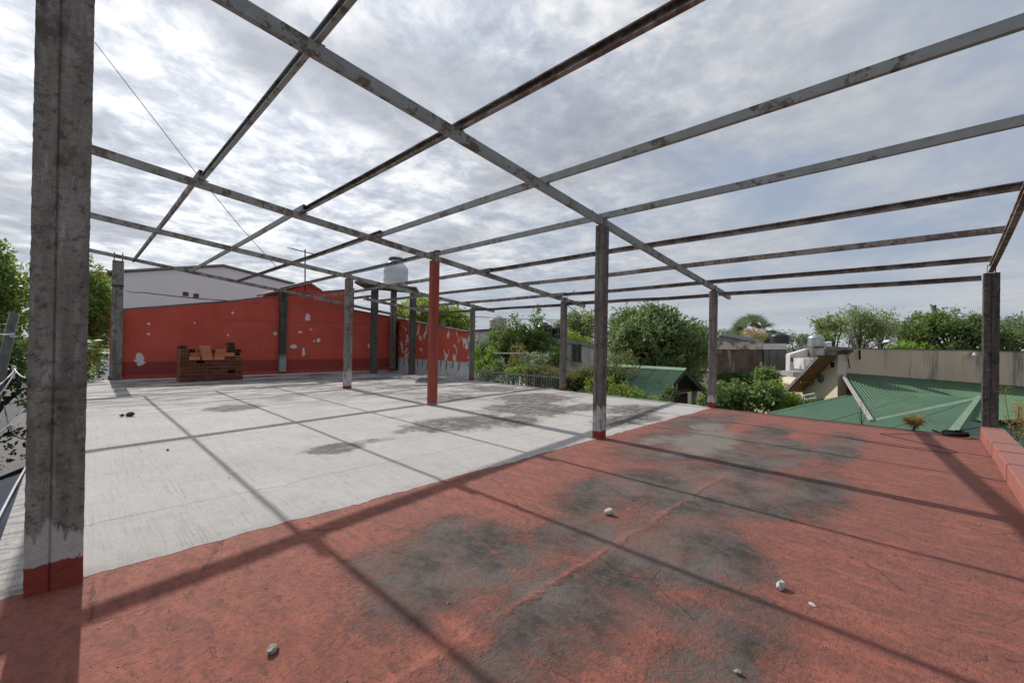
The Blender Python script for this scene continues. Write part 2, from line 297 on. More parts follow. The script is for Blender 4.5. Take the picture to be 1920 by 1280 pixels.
def floor_red():
    m, g = newmat('floor_red'); p = g.pos(); x, y, z = g.sep(p)
    f = g.noise(p, .9, 5, .6); f2 = g.noise(g.v('MULTIPLY', p, (1.6, .8, 1)), 8, 8, .72); f3 = g.noise(p, 70, 4, .7); f5 = g.noise(p, 24, 6, .75)
    dull = g.step(g.m('ADD', g.m('MULTIPLY', x, .10), g.m('MULTIPLY', g.noise(p, .6, 4, .6), 1.0)), .50, 1.05); col = g.mix(g.step(f, .3, .7), (.25, .08, .054), (.32, .106, .074)); col = g.mix(g.m('MULTIPLY', dull, .85), col, (.225, .092, .073))
    col = g.mix(g.m('MULTIPLY', g.step(f2, .44, .62), .78), col, (.185, .072, .055)); fa = g.noise(g.v('MULTIPLY', p, (2.2, .6, 1)), 3.3, 8, .7, .4); col = g.mix(g.m('MULTIPLY', g.step(fa, .50, .60), .6), col, (.36, .118, .08))
    col = g.mix(g.m('MULTIPLY', g.step(f5, .50, .64), .7), col, (.13, .062, .05)); col = g.mix(g.m('MULTIPLY', g.step(f3, .56, .70), .55), col, (.11, .058, .048))
    worn = blobs(g, p, [(2.1, -1.5, .8, .62, 1), (1.6, -1.8, .5, .3, .9), (2.3, -2.5, .8, .5, .95), (3.5, -2.6, 1.1, .6, 1), (3.0, -1.9, .8, .35, .8), (5.3, -2.3, 1.8, .85, 1), (4.3, -1.6, 1.1, .5, 1), (5.8, -3.1, 1.1, .4, 1), (7.0, -1.2, 1.5, .8, 1), (7.5, -2.2, 1.7, .85, 1), (8.8, -3.0, 1.6, .35, 1), (9.3, -.7, 1.9, .6, 1), (2.6, -3.2, .7, .35, .7), (1.6, -2.6, .5, .35, .65), (9.2, -1.9, 1.3, .4, .8)])
    fleck = g.m('MULTIPLY', g.step(g.noise(g.v('MULTIPLY', p, (2.2, .7, 1)), 5.5, 8, .75), .57, .66), .75)
    seam = g.m('ADD', g.m('ABSOLUTE', g.m('ADD', y, g.m('ADD', 2.24, g.m('MULTIPLY', g.m('SUBTRACT', f, .5), .12)))), g.m('MULTIPLY', g.m('SUBTRACT', f2, .5), .22))
    seam2 = g.m('ADD', g.m('ABSOLUTE', g.m('ADD', g.m('SUBTRACT', x, 2.2), g.m('MULTIPLY', g.m('ADD', y, 2.2), -.25))), g.m('MULTIPLY', g.m('SUBTRACT', f2, .5), .3))
    keep = g.m('MAXIMUM', g.m('MULTIPLY', g.m('MULTIPLY', g.step(seam, .06, -.03), g.step(x, 6.4, 4.6)), g.step(g.noise(p, 2.6, 5, .6), .36, .56)), g.m('MULTIPLY', g.step(seam2, .05, -.02), g.m('MULTIPLY', .6, g.step(g.noise(g.v('ADD', p, (4, 0, 0)), 2.3, 5, .6), .44, .6))))
    k = g.m('MULTIPLY', g.m('MAXIMUM', g.m('MULTIPLY', worn, g.m('ADD', .66, g.m('MULTIPLY', g.step(g.noise(p, 1.15, 5, .62), .38, .58), .38))), g.m('MULTIPLY', fleck, .38)), g.m('SUBTRACT', 1, g.m('MULTIPLY', keep, .85)))
    grey = g.mix(g.step(g.noise(p, 1.7, 6, .65), .36, .64), (.05, .043, .038), (.135, .112, .10)); grey = g.mix(g.m('MULTIPLY', g.step(f2, .45, .62), .5), grey, (.16, .125, .108))
    grey = g.mix(g.m('MULTIPLY', g.step(f5, .5, .7), .6), grey, (.075, .066, .06))
    col = g.mix(k, col, grey)
    bare = blobs(g, p, [(7.6, -1.35, 1.25, .5, 1), (8.9, -.95, .7, .35, .8), (6.9, -.75, .6, .25, .7)], 1.0, 1.3, .25, .8); col = g.mix(g.m('MULTIPLY', bare, .68), col, g.mix(f5, (.17, .155, .135), (.27, .25, .22)))
    col = g.mix(g.m('MULTIPLY', keep, .35), col, (.36, .14, .10))
    vr = g.n('ShaderNodeTexVoronoi', feature='DISTANCE_TO_EDGE'); g.put(vr.inputs['Vector'], g.v('ADD', p, g.comb(g.m('MULTIPLY', f2, .16), g.m('MULTIPLY', f, .5), 0))); vr.inputs['Scale'].default_value = .85
    crack = g.m('MULTIPLY', g.step(vr.outputs['Distance'], .006, .002), g.m('MULTIPLY', g.step(f, .5, .62), .6)); col = g.mix(g.m('MULTIPLY', crack, .5), col, (.13, .07, .058))
    pit = g.step(g.noise(p, 38, 3, .6), .66, .72); col = g.mix(g.m('MULTIPLY', pit, .6), col, (.08, .06, .055))
    chip = g.step(g.noise(g.v('ADD', p, (9, 4, 0)), 5.2, 3, .5), .775, .785); col = g.mix(g.m('MULTIPLY', chip, .7), col, (.48, .44, .41))
    h = g.m('ADD', g.m('MULTIPLY', f2, 1.1), g.m('ADD', g.m('MULTIPLY', f5, .7), g.m('MULTIPLY', f3, .3))); h = g.m('SUBTRACT', g.m('ADD', h, g.m('MULTIPLY', keep, .8)), g.m('ADD', g.m('MULTIPLY', k, .5), g.m('ADD', crack, g.m('MULTIPLY', pit, .4))))
    g.out(col, g.mix(k, (.78, .78, .78), (.92, .92, .92)), g.bump(h, .018), 0, .25); MT['floor_red'] = m
floor_red()
def floor_white():
    m, g = newmat('floor_white'); p = g.pos(); x, y, z = g.sep(p)
    f = g.noise(p, .7, 5, .6); f2 = g.noise(p, 7, 7, .7); f3 = g.noise(p, 60, 4, .7)
    br = g.noise(g.v('MULTIPLY', g.v('ADD', p, g.comb(g.m('MULTIPLY', f, .10), 0, 0)), (1, .022, 1)), 64, 6, .7)
    bm = g.m('MULTIPLY', g.step(br, .50, .62), g.step(g.noise(g.v('MULTIPLY', p, (1.6, .7, 1)), 1.4, 6, .68), .38, .58))
    col = g.mix(g.step(f, .3, .7), (.405, .387, .366), (.465, .447, .426))
    col = g.mix(g.m('MULTIPLY', bm, g.m('ADD', .25, g.m('MULTIPLY', f2, .6))), col, (.26, .238, .22)); col = g.mix(g.m('MULTIPLY', g.step(f2, .48, .70), .5), col, (.345, .318, .298)); f7 = g.noise(p, 26, 6, .72); col = g.mix(g.m('MULTIPLY', g.step(f7, .55, .68), .42), col, (.265, .24, .22)); f8 = g.noise(g.v('ADD', p, (2, 6, 0)), 2.1, 8, .72); col = g.mix(g.m('MULTIPLY', g.step(f8, .52, .70), .35), col, (.325, .295, .268)); col = g.mix(g.m('MULTIPLY', g.step(f3, .58, .70), .35), col, (.22, .20, .185))
    far = g.m('MULTIPLY', g.step(g.m('ADD', y, g.m('MULTIPLY', x, .45)), 6.5, 12.), g.step(g.noise(g.v('MULTIPLY', p, (.35, 1.3, 1)), 1.7, 7, .68), .44, .56))
    far = g.m('MULTIPLY', far, .95)
    st = blobs(g, p, [(5.4, 2.5, 1.15, .75, 1), (6.35, 2.0, .8, .5, .95), (2.75, 2.2, .42, .36, 1), (3.35, 2.3, .6, .2, .6), (4.3, 2.6, .5, .25, .6), (2.65, 7.4, .6, .65, .95), (7.8, 2.9, 1.3, 1.1, 1), (8.4, .55, 1.2, .5, 1), (9.0, 2.2, 1.0, .5, .9), (9.8, 1.2, 1.3, .6, .95), (9.4, 4.2, 1.4, 1.3, .9), (7.6, 5.8, 1.2, .9, .75), (10.3, 6.8, 1.0, 1.3, .8), (8.2, 9.2, 1.3, .8, .75), (5.2, 11.6, 1.6, .7, .8), (3.0, 13.6, 1.3, .45, .85), (6.0, 14.2, 1.8, .5, .9), (10.4, 10.8, 1.0, .9, .8), (8.8, 12.6, 1.2, .8, .8), (4.8, 3.9, .5, .3, .4)], 1.0, 1.2, .22, .74)
    st = g.m('MAXIMUM', st, far); dirt = g.mix(g.step(f2, .35, .68), (.06, .053, .047), (.15, .135, .118))
    col = g.mix(g.m('MULTIPLY', g.m('MULTIPLY', st, g.m('ADD', .55, g.m('MULTIPLY', g.step(g.noise(g.v('MULTIPLY', p, (.8, 2.2, 1)), 3.2, 7, .7), .36, .54), .45))), .95), col, dirt)
    jx = g.m('ADD', g.m('ABSOLUTE', g.m('SUBTRACT', g.m('MODULO', g.m('ADD', y, g.m('MULTIPLY', f, .35)), 3.1), 1.2)), 0.); crack = g.m('MULTIPLY', g.step(jx, .010, .003), .6); col = g.mix(crack, col, (.26, .235, .21))
    rs = g.step(g.noise(g.v('ADD', p, (3, 3, 0)), 4.1, 4, .6), .71, .74); col = g.mix(g.m('MULTIPLY', rs, .5), col, (.30, .20, .165))
    lft = g.m('MULTIPLY', g.step(x, -.08, -.13), g.step(g.noise(g.v('MULTIPLY', p, (1.5, 5, 1)), 2.2, 6, .7), .47, .56)); col = g.mix(g.m('MULTIPLY', lft, .7), col, (.20, .185, .165))
    h = g.m('ADD', g.m('MULTIPLY', f2, .6), g.m('ADD', g.m('MULTIPLY', br, .9), g.m('MULTIPLY', f3, .4))); h = g.m('SUBTRACT', h, crack)
    g.out(col, .88, g.bump(h, .014), 0, .25); MT['floor_white'] = m
floor_white()
def brick_mat(name, a, b):
    m, g = newmat(name); p = g.pos(); r = g.n('ShaderNodeObjectInfo').outputs['Random']; f = g.noise(p, 22, 5, .65)
    col = g.mix(r, a, b); col = g.mix(g.m('MULTIPLY', g.step(f, .5, .72), .5), col, tuple(c*.5 for c in a)); g.out(col, .9, g.bump(f, .003), 0, .2); MT[name] = m
brick_mat('brick', (.25, .095, .062), (.36, .145, .095)); brick_mat('brick_bright', (.46, .17, .085), (.56, .22, .12)); brick_mat('brick_dark', (.08, .058, .05), (.16, .095, .07))
def leaf(name, c1, c2, c3=None, trans=.4):
    m, g = newmat(name); nd = g.n('ShaderNodeNewGeometry'); r = nd.outputs['Random Per Island']; p = nd.outputs['Position']
    col = g.mix(r, c1, c2); f = g.noise(p, .9, 3, .5); col = g.mix(g.m('MULTIPLY', g.step(f, .4, .66), .6), col, tuple(min(1, c*1.35) for c in c2))
    if c3: col = g.mix(g.step(g.m('FRACT', g.m('MULTIPLY', r, 17.3)), .80, .9), col, c3)
    d = g.n('ShaderNodeBsdfPrincipled'); g.put(d.inputs['Base Color'], col); d.inputs['Roughness'].default_value = .55; d.inputs['Specular IOR Level'].default_value = .3
    t = g.n('ShaderNodeBsdfTranslucent'); g.put(t.inputs[0], g.mix(.5, col, tuple(min(1, q*1.6) for q in c2)))
    mx = g.n('ShaderNodeMixShader'); mx.inputs[0].default_value = trans; g.nt.links.new(d.outputs[0], mx.inputs[1]); g.nt.links.new(t.outputs[0], mx.inputs[2])
    o = g.n('ShaderNodeOutputMaterial'); g.nt.links.new(mx.outputs[0], o.inputs[0]); MT[name] = m
leaf('leaf_big', (.085, .135, .045), (.20, .265, .10), (.28, .34, .18)); leaf('leaf_street', (.07, .125, .03), (.19, .27, .06), (.30, .36, .12))
leaf('leaf_grey', (0.139, 0.178, 0.101), (0.217, 0.256, 0.155)); leaf('leaf_lime', (0.186, 0.264, 0.0465), (0.295, 0.372, 0.0775)); leaf('leaf_mid', (.08, .135, .038), (.15, .215, .06), (.22, .27, .09))
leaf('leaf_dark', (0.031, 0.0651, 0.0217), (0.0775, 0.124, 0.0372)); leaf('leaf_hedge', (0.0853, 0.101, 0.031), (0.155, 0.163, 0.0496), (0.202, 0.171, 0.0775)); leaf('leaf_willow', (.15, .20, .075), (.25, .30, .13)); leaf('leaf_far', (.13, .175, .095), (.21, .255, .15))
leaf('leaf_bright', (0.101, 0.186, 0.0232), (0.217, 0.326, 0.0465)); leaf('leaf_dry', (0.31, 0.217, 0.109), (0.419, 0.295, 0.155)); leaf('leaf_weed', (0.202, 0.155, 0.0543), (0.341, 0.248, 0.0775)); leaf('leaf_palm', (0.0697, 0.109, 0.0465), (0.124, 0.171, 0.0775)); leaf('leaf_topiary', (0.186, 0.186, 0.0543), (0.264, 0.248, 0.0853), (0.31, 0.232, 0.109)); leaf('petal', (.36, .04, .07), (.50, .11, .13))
# ------------------------------------------------------------------ ground and the terrace itself
GZ = -3.9
grid_mesh([-3000, -200, -40, 0, 40, 200, 3000], [-3000, -200, -40, 0, 40, 200, 3000], lambda x, y: GZ).build('ground', MT['ground'], kind='structure')
grid_mesh([-9.5, -2.6], list(range(-60, 121, 20)), lambda x, y: GZ+.004).build('road', MT['asphalt'], kind='structure')
MB().box((-1.7, 20, GZ+.06), (1.7, 160, .12)).build('pavement', MT['pole'], kind='structure')
XL, XR, YN, YW = -.31, 11.84, -4.74, 17.0
def relief(x, y, a=.004): return a*mnoise.noise(Vector((x*1.1, y*1.1, 3)))+a*.5*mnoise.noise(Vector((x*4.2, y*4.2, 9)))
def red_z(x, y):
    z = relief(x, y); d = abs(y+2.24+.05*mnoise.noise(Vector((x*2, 1, 5)))); z += .009*max(0, min(1, (6.4-x)/1.8))*max(0, 1-d/.06)*(.6+.6*mnoise.noise(Vector((x*5, y*9, 2))))
    d2 = abs(x-2.2-.25*(y+2.2)+.06*mnoise.noise(Vector((y*3, 4, 1)))); z += .006*max(0, 1-d2/.05)*(.4+.8*mnoise.noise(Vector((x*6, y*5, 8)))); return z
grid_mesh(np.arange(XL, XR+.001, .0615).tolist(), np.linspace(YN, .06, 80).tolist(), red_z).build('terrace_floor_red', MT['floor_red'], kind='structure', smooth=True)
def white_floor():
    xs = np.arange(XL, XR+.001, .045).tolist(); ys = np.concatenate([np.linspace(0, 1, 14), np.linspace(1.1, 17, 100)]).tolist(); m = MB(); nx = len(xs)
    for j, y in enumerate(ys):
        for x in xs:
            yy = y
            if j == 0: yy = -.02+.045*mnoise.noise(Vector((x*1.3, 2, 0)))+.03*mnoise.noise(Vector((x*6, 7, 0)))+.02*mnoise.noise(Vector((x*19, 3, 0)))
            m.v.append((x, yy, (.012 if j else .002)+relief(x, yy)))
    m.f = [(j*nx+i, j*nx+i+1, (j+1)*nx+i+1, (j+1)*nx+i) for j in range(len(ys)-1) for i in range(nx-1)]
    m.build('terrace_floor_white', MT['floor_white'], kind='structure', smooth=True)
white_floor()
tb = empty('terrace_building', (6, 6, GZ), 'building under the terrace, its whitewashed roof edge showing along the street side', 'building')
part('wall', MT['white_wall'], tb, MB().box((5.765, 6.1, (GZ-.03)/2), (12.13, 21.7, -GZ-.03)))
# low red parapet, four lengths with open joints
pr = empty('terrace_parapet', (6, -4.9, 0), 'low red painted parapet along the right edge of the terrace', 'parapet')
for i, (a, b) in enumerate(((11.74, 10.28), (10.268, 9.02), (9.008, 6.4), (6.388, 3.0), (2.988, -.3))):
    dz = .004*(i % 2); part('parapet_block', MT['parapet_red'], pr, MB().box(((a+b)/2, -4.885-.004*(i % 2), .095+dz/2), (a-b, .29, .23+dz)), bevel=.014)
    part('parapet_cap', MT['parapet_top'], pr, MB().box(((a+b)/2, -4.885-.004*(i % 2), .217+dz), (a-b-.01, .275, .012)))
# ------------------------------------------------------------------ back wall
def rz(x): return 4.3367-.1073*x
wl = empty('red_back_wall', (6, 17.1, 0), 'red painted wall with a sloping top and patches of peeled paint behind the brick pile', 'wall')
part('wall_face', MT['wall_red'], wl, MB().prism([(.95, 17, -.02), (12.5, 17, -.02), (12.5, 17, 2.85), (10.02, 17, 3.12), (10.0, 17, 4.20), (6.56, 17, 3.58), (4.76, 17, 3.17), (.95, 17, 2.50)], (0, .22, 0)))
for a, b in (((.93, 2.51), (4.76, 3.18)), ((4.77, 3.182), (6.56, 3.59)), ((6.57, 3.592), (10.03, 4.215)), ((10.05, 3.13), (12.5, 2.86))):
    part('coping', MT['cap_grey'], wl, MB().prism([(a[0], 16.975, a[1]), (b[0], 16.975, b[1]), (b[0], 16.975, b[1]+.055), (a[0], 16.975, a[1]+.055)], (0, .27, 0)))
def skirt():
    m = MB(); n = 120; xs = np.linspace(.9, 12.35, n)
    for x in xs: h = .20+.035*mnoise.noise(Vector((x*1.5, 0, 0))); d = .13+.03*mnoise.noise(Vector((x*2.3, 4, 0))); m.v += [(x, 17-d-.05, 0.), (x, 17-d, h*.7), (x, 17-.02, h)]
    for i in range(n-1): k = i*3; m.f += [(k, k+3, k+4, k+1), (k+1, k+4, k+5, k+2)]
    return m
part('skirting', MT['plinth_red'], wl, skirt(), smooth=True)
def wash():
    m = MB(); n = 140; xs = np.linspace(.6, 11.8, n)
    for x in xs: d = .26+.10*mnoise.noise(Vector((x*1.7, 8, 0)))+.05*mnoise.noise(Vector((x*6, 3, 0))); m.v += [(x, 16.85-d, .016), (x, 16.86, .05)]
    m.f = [(2*i, 2*i+2, 2*i+3, 2*i+1) for i in range(n-1)]; return m
part('whitewash_strip', MT['white_wall'], wl, wash(), smooth=True)
sw = empty('peeling_side_wall', (12.6, 14, 0), 'badly peeling red wall on a whitewashed base beside the water tank tower', 'wall')
part('wall_face', MT['wall_red_peeling'], sw, MB().prism([(12.5, 16.99, .72), (12.5, 11.0, .72), (12.5, 11.0, 2.06), (12.5, 16.99, 2.84)], (.2, 0, 0)))
part('base', MT['plinth_white'], sw, MB().prism([(12.53, 16.99, GZ), (12.53, 11.0, GZ), (12.53, 11.0, .715), (12.53, 16.99, .715)], (.2, 0, 0)))
part('coping', MT['cap_grey'], sw, MB().prism([(12.47, 16.96, 2.85), (12.47, 10.97, 2.07), (12.47, 10.97, 2.11), (12.47, 16.96, 2.89)], (.26, 0, 0)))
for i, (y, l) in enumerate(((16.2, .4), (15.8, .35), (14.9, .42), (14.45, .38), (14.0, .45), (13.4, .4), (12.9, .3), (12.45, .43), (11.95, .33), (11.5, .4))):
    part('rebar_stub', MT['rebar'], sw, MB().tube([(12.5, y, .70), (12.495, y+.02, .7-l)], .016, 5))
part('pipe', MT['cable_dark'], sw, MB().tube([(12.47, 16.9, .02), (12.47, 16.9, 2.7)], .05, 8))
# ------------------------------------------------------------------ posts
W = .257
def shaft(cx, cy, z0, h, w, seed, grooves=((0, .42), (3, .5)), rough=.0035, gw=.007, gd=.012, dp=1.):
    # grooves: (side, place along that side); sides 0:-y 1:+x 2:+y 3:-x
    hw = w/2; bv = .010; gs = {}
    for s, t in grooves: gs.setdefault(s, []).append(t)
    cor = [(-hw, -hw), (hw, -hw), (hw, hw), (-hw, hw)]; prof = []
    for s in range(4):
        a = Vector(cor[s]); b = Vector(cor[(s+1) % 4]); t = (b-a).normalized(); nrm = Vector((t.y, -t.x))
        prof.append(a+t*bv)
        for q in sorted(gs.get(s, [])):
            c = a+t*w*q; prof += [c-t*gw, c-t*gw*.4-nrm*gd, c+t*gw*.4-nrm*gd, c+t*gw]
        prof.append(b-t*bv)
    n = len(prof); k = max(6, int(h/.03)); m = MB()
    for i in range(k+1):
        z = h*i/k
        for p in prof:
            v = Vector((p.x*30, p.y*30, (z+seed*7)*14)); r = rough*.12*mnoise.noise(v*.5)+rough*.55*mnoise.noise(v*2.6)+rough*.5*mnoise.noise(v*6); q = p*(1+r/hw)
            m.v.append((cx+q.x, cy+q.y*dp, z0+z))
    for i in range(k):
        for j in range(n): m.f.append((i*n+j, i*n+(j+1) % n, (i+1)*n+(j+1) % n, (i+1)*n+j))
    m.f.append(tuple(range(n-1, -1, -1))); m.f.append(tuple(k*n+j for j in range(n))); return m
PG = 'concrete posts carrying the steel frame'
def post(x, y, h, mat, label, w=W, z0=0, seed=0, brackets=True, grooves=((0, .42), (3, .5)), top=None, rough=.0035, dp=.8):
    r = empty('concrete_post', (x, y, z0), label, 'post', PG)
    part('shaft', MT[mat], r, shaft(x, y, z0, h, w, seed, grooves, rough, dp=dp))
    if brackets:
        for s in (-1, 1): part('bracket', MT['rafter_rusty'], r, MB().box((x+.02, y+s*.052, z0+h+.055), (.085, .010, .22)))
    return r
Y2, Y3, X2, X3 = 4.906, 9.717, 6.381, 11.7625
post(0, 0, rz(0)-.01, 'post_front', 'thick weathered concrete post with red painted foot, nearest at the far left', seed=1, rough=.005)
post(X2, 0, rz(X2)-.012, 'post_mid', 'weathered concrete post with white and red foot at the corner of the white floor', w=.20, dp=.78, seed=2)
post(X3, 0, rz(X3)-.02, 'post_edge', 'concrete post with white and red foot on the terrace edge beside the small green gable', w=.20, seed=3)
rp = empty('red_post', (X2, Y2, 0), 'post painted dull red from top to bottom standing on the white floor', 'post', PG)
part('shaft', MT['post_red'], rp, shaft(X2, Y2, 0, rz(X2)-.012, .235, 4, ((0, .3), (0, .62)), .001, .016, .012, .5))
for s in (-1, 1): part('bracket', MT['rafter_rusty'], rp, MB().box((X2+.02, Y2+s*.05, rz(X2)+.04), (.09, .01, .2)))
part('hook', MT['rebar'], rp, MB().tube([(X2+.03, Y2-.06, rz(X2)+.12), (X2+.03, Y2-.065, rz(X2)+.2), (X2-.02, Y2-.065, rz(X2)+.26), (X2-.07, Y2-.065, rz(X2)+.2), (X2-.07, Y2-.06, rz(X2)+.1)], .012, 6))
post(X3, Y2, rz(X3)-.02, 'post_plain', 'concrete post with red foot and bent wires at its top, near the hedge', w=.20, seed=5)
post(X2, Y3, rz(X2)-.012, 'post_white', 'pale streaked concrete post with white band and red foot in front of the back wall', w=.22, seed=6, rough=.006)
post(X3, Y3, rz(X3)-.02, 'post_plain', 'concrete post with red foot at the end of the picket fence', w=.20, dp=.65, seed=7)
post(0, Y2, rz(0)-.012, 'post_mid', 'concrete post hidden behind the thick front post, second of its row', w=.23, seed=8)
post(0, Y3, rz(0)-.012, 'post_mid', 'concrete post hidden behind the thick front post, third of its row', w=.23, seed=9)
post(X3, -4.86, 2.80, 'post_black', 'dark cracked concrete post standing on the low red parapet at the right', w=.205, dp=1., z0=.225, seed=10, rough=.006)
wp = post(1.11, 16.85, 4.32, 'post_pale', 'pale concrete post with bare rebar at the left end of the red wall', w=.30, seed=11, brackets=False, grooves=((0, .38),))
for dx in (-.11, .11): part('rebar', MT['rebar'], wp, MB().tube([(1.11+dx, 16.8, 4.25), (1.115+dx, 16.8, 4.62)], .016, 5))
part('wire_tie', MT['cable_dark'], wp, MB().box((1.11, 16.85, 3.42), (.325, .325, .03)))
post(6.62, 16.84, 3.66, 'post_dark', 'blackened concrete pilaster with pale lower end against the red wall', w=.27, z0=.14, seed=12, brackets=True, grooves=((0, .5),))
bw = part('tie_wire', MT['cable_grey'], None, MB().tube([(X3-.05, Y2-.13, 2.95), (X3-.3, Y2-.5, 3.02), (X3-.1, Y2-1.0, 3.0), (X3+.1, Y2-1.35, 3.04)], .012, 5).tube([(X3, Y2-.12, 3.1), (X3-.1, Y2-.25, 3.25), (X3, Y2-.45, 3.4)], .012, 5).tube([(X3, Y2-.12, 2.95), (X3-.05, Y2-.35, 2.8), (X3, Y2-.5, 2.72)], .014, 5))
tag(bw, 'loose bent wires sticking out beside the rafter end above the hedge', 'wire')
# ------------------------------------------------------------------ steel frame
def cprof(w, h, t=.005, lip=.016):               # closed side at a=-w/2
    a = w/2; return [(-a, 0), (a, 0), (a, lip), (a-t, lip), (a-t, t), (-a+t, t), (-a+t, h-t), (a-t, h-t), (a-t, h-lip), (a, h-lip), (a, h), (-a, h)]
def beam(name, p0, p1, w, h, mat, label, cat, group, flip=False, splices=()):
    p0, p1 = Vector(p0), Vector(p1); d = (p1-p0).normalized(); side = Vector((d.y, -d.x, 0)).normalized(); side = -side if flip else side; up = side.cross(d).normalized(); up = up if up.z > 0 else -up
    r = empty(name, tuple((p0+p1)/2), label, cat, group)
    m = MB(); L = (p1-p0).length; K = max(2, int(L/1.1)); pr_ = cprof(w, h); n_ = len(pr_); ph = random.uniform(0, 9)
    for i in range(K+1):
        t = i/K; c = lerp(p0, p1, t)+side*.006*math.sin(ph+t*7)+up*(.006*math.sin(ph*2+t*9)-.010*math.sin(math.pi*min(1, t*2 % 1.0001)))
        m.v += [tuple(c+side*a+up*b) for a, b in pr_]
    m.f = [tuple(range(n_)), tuple(range((K+1)*n_-1, K*n_-1, -1))]+[(k*n_+(i+1) % n_, k*n_+i, (k+1)*n_+i, (k+1)*n_+(i+1) % n_) for k in range(K) for i in range(n_)]
    part('channel', MT[mat], r, m)
    for t in splices:
        c = lerp(p0, p1, t); part('splice', MT['rafter_rusty'], r, MB().sweep([(-w/2-.004, -.004), (w/2+.004, -.004), (w/2+.004, h+.004), (-w/2-.004, h+.004)], c-d*.012, c+d*.012, side, up))
    return r
RG = 'sloping steel rafters'; RW, RH = .07, .126
def rafter(y, x0, x1, mat, label, zf=rz, sp=(), h=RH): return beam('steel_rafter', (x0, y, zf(x0)), (x1, y, zf(x1)), RW, h, mat, label, 'rafter', RG, True, sp)
rafter(0, -.35, 13.0, 'rafter_steel', 'large blue grey rafter crossing overhead from top left to the post by the green gable', sp=((6.0+.35)/13.35,))
rafter(Y2, -.35, 13.0, 'rafter_rusty', 'rust speckled grey rafter resting on the red post', sp=(.40, ))
rafter(Y3, -.35, 13.0, 'rafter_rusty', 'rusty rafter over the pale streaked post, ending beyond the fence post', sp=(.56,))
zb4 = lambda x: 4.53-.1275*x
rafter(16.62, -.2, 13.1, 'rafter_rusty', 'last rafter running along the sloping top of the red wall', zb4, sp=(.63, .76))
rafter(-4.86, -.3, 11.9, 'rafter_rusty', 'rusty rafter rising from the dark post on the parapet at the right edge', lambda x: rz(x)+.0)
rafter(13.5, 8.75, 12.2, 'rafter_rusty', 'short rusty rafter crossing in front of the water tank tower', lambda x: rz(x)-.02)
PGp = 'steel purlins lying across the rafters'; PW, PH = .055, .1
pu = [1.53, 3.18, 4.807, 6.386, 8.152, 9.848, 11.5425]
ordn = ['first', 'second', 'third', 'fourth', 'fifth', 'sixth', 'seventh']; opened = [1, 1, 0, 0, 1, 0, 1]; rust = ['purlin_blue', 'purlin_rusty', 'purlin_blue', 'purlin_blue', 'purlin_rusty', 'purlin_rusty', 'purlin_rusty']; rust2 = ['purlin_rusty', 'purlin_blue', 'purlin_rusty', 'purlin_blue', 'purlin_rusty', 'purlin_blue', 'purlin_rusty']
looks = ['blue grey', 'dark rusty', 'blue grey', 'blue grey', 'dark rusty', 'flaking brown', 'dark rusty']
ends2 = [16.58, 16.58, 16.58, 16.58, 16.5, 14.6, 13.6]
for i, x in enumerate(pu):
    z = rz(x)+RH*1.006
    fp = beam('steel_purlin', (x+.03, -4.90 if i > 3 else -5.6, z), (x+.03, Y2+.12, z), PW, PH, rust[i], f'{looks[i]} purlin over the front bays, {ordn[i]} from the left post row', 'purlin', PGp, flip=bool(opened[i]))
    for yy in (0, Y2): part('cleat', MT['rafter_rusty'], fp, MB().box((x+.03+PW/2+.006, yy, z+.03), (.008, .06, .08)).box((x+.03+PW/2+.03, yy, z+.004), (.045, .058, .008)))
    rp_ = beam('steel_purlin', (x-.03, Y2-.22, z+.003), (x-.03, ends2[i], z+.003), PW, PH, rust2[i], f'purlin over the rear bays towards the red wall, {ordn[i]} from the left', 'purlin', PGp, flip=not opened[i])
part('cleat', MT['rafter_rusty'], rp_, MB().box((pu[-1]-.03-PW/2-.006, Y3, rz(pu[-1])+RH+.03), (.008, .06, .08)))
beam('steel_purlin', (9.0, 13.3, rz(9.0)+RH), (9.0, 15.3, rz(9.0)+RH), PW, PH, 'purlin_rusty', 'short stub of purlin over the rafter in front of the tank tower', 'purlin', PGp, flip=True)
for k, (a, b, lb) in enumerate(((-4.74, -.12, 'rusty tie beam joining the dark parapet post to the post by the green gable'), (.12, Y2-.12, 'rusty tie beam above the hedge between two posts on the terrace edge'), (Y2+.12, Y3-.12, 'rusty tie beam above the picket fence between two posts on the terrace edge'), (Y3+.12, 13.45, 'rusty tie beam from the fence post towards the peeling side wall'))):
    beam('tie_beam', (X3, a, 2.90), (X3, b, 2.925), PW, .095, 'purlin_rusty', lb, 'tie beam', None, flip=True)
# ------------------------------------------------------------------ water tank tower
tt = empty('tank_tower', (11.3, 15.6, 0), 'concrete platform on dark legs carrying the grey water tank', 'tower')
for x, y, z0, h, mt, w in ((10.27, 15.35, 0, 4.3, 'post_black', .27), (11.55, 13.95, 0, 4.12, 'post_black', .24), (12.12, 16.75, .12, 4.3, 'post_pale', .25)):
    part('leg', MT[mt], tt, shaft(x, y, z0, h-z0, w, x, ((0, .5),)))
part('platform', MT['grey_wall'], tt, MB().prism([(9.3, 15.5, 4.33), (11.6, 13.75, 4.13), (13.2, 15.9, 4.2), (10.9, 17.65, 4.4)], (0, 0, .12)))
wt = empty('water_tank', (11.75, 16.0, 4.42), 'large grey cylindrical water tank on the concrete platform', 'water tank')
C = (11.75, 15.95, 4.33)
wtb = part('body', MT['grey_plastic'], wt, MB().lathe([(.62, 0), (.635, .05), (.63, .12), (.64, .16), (.63, .2), (.63, .5), (.64, .54), (.63, .58), (.63, .9), (.64, .94), (.63, .98), (.63, 1.06), (.60, 1.13), (.36, 1.42), (.33, 1.44), (.33, 1.54)], C, 40), smooth=True)
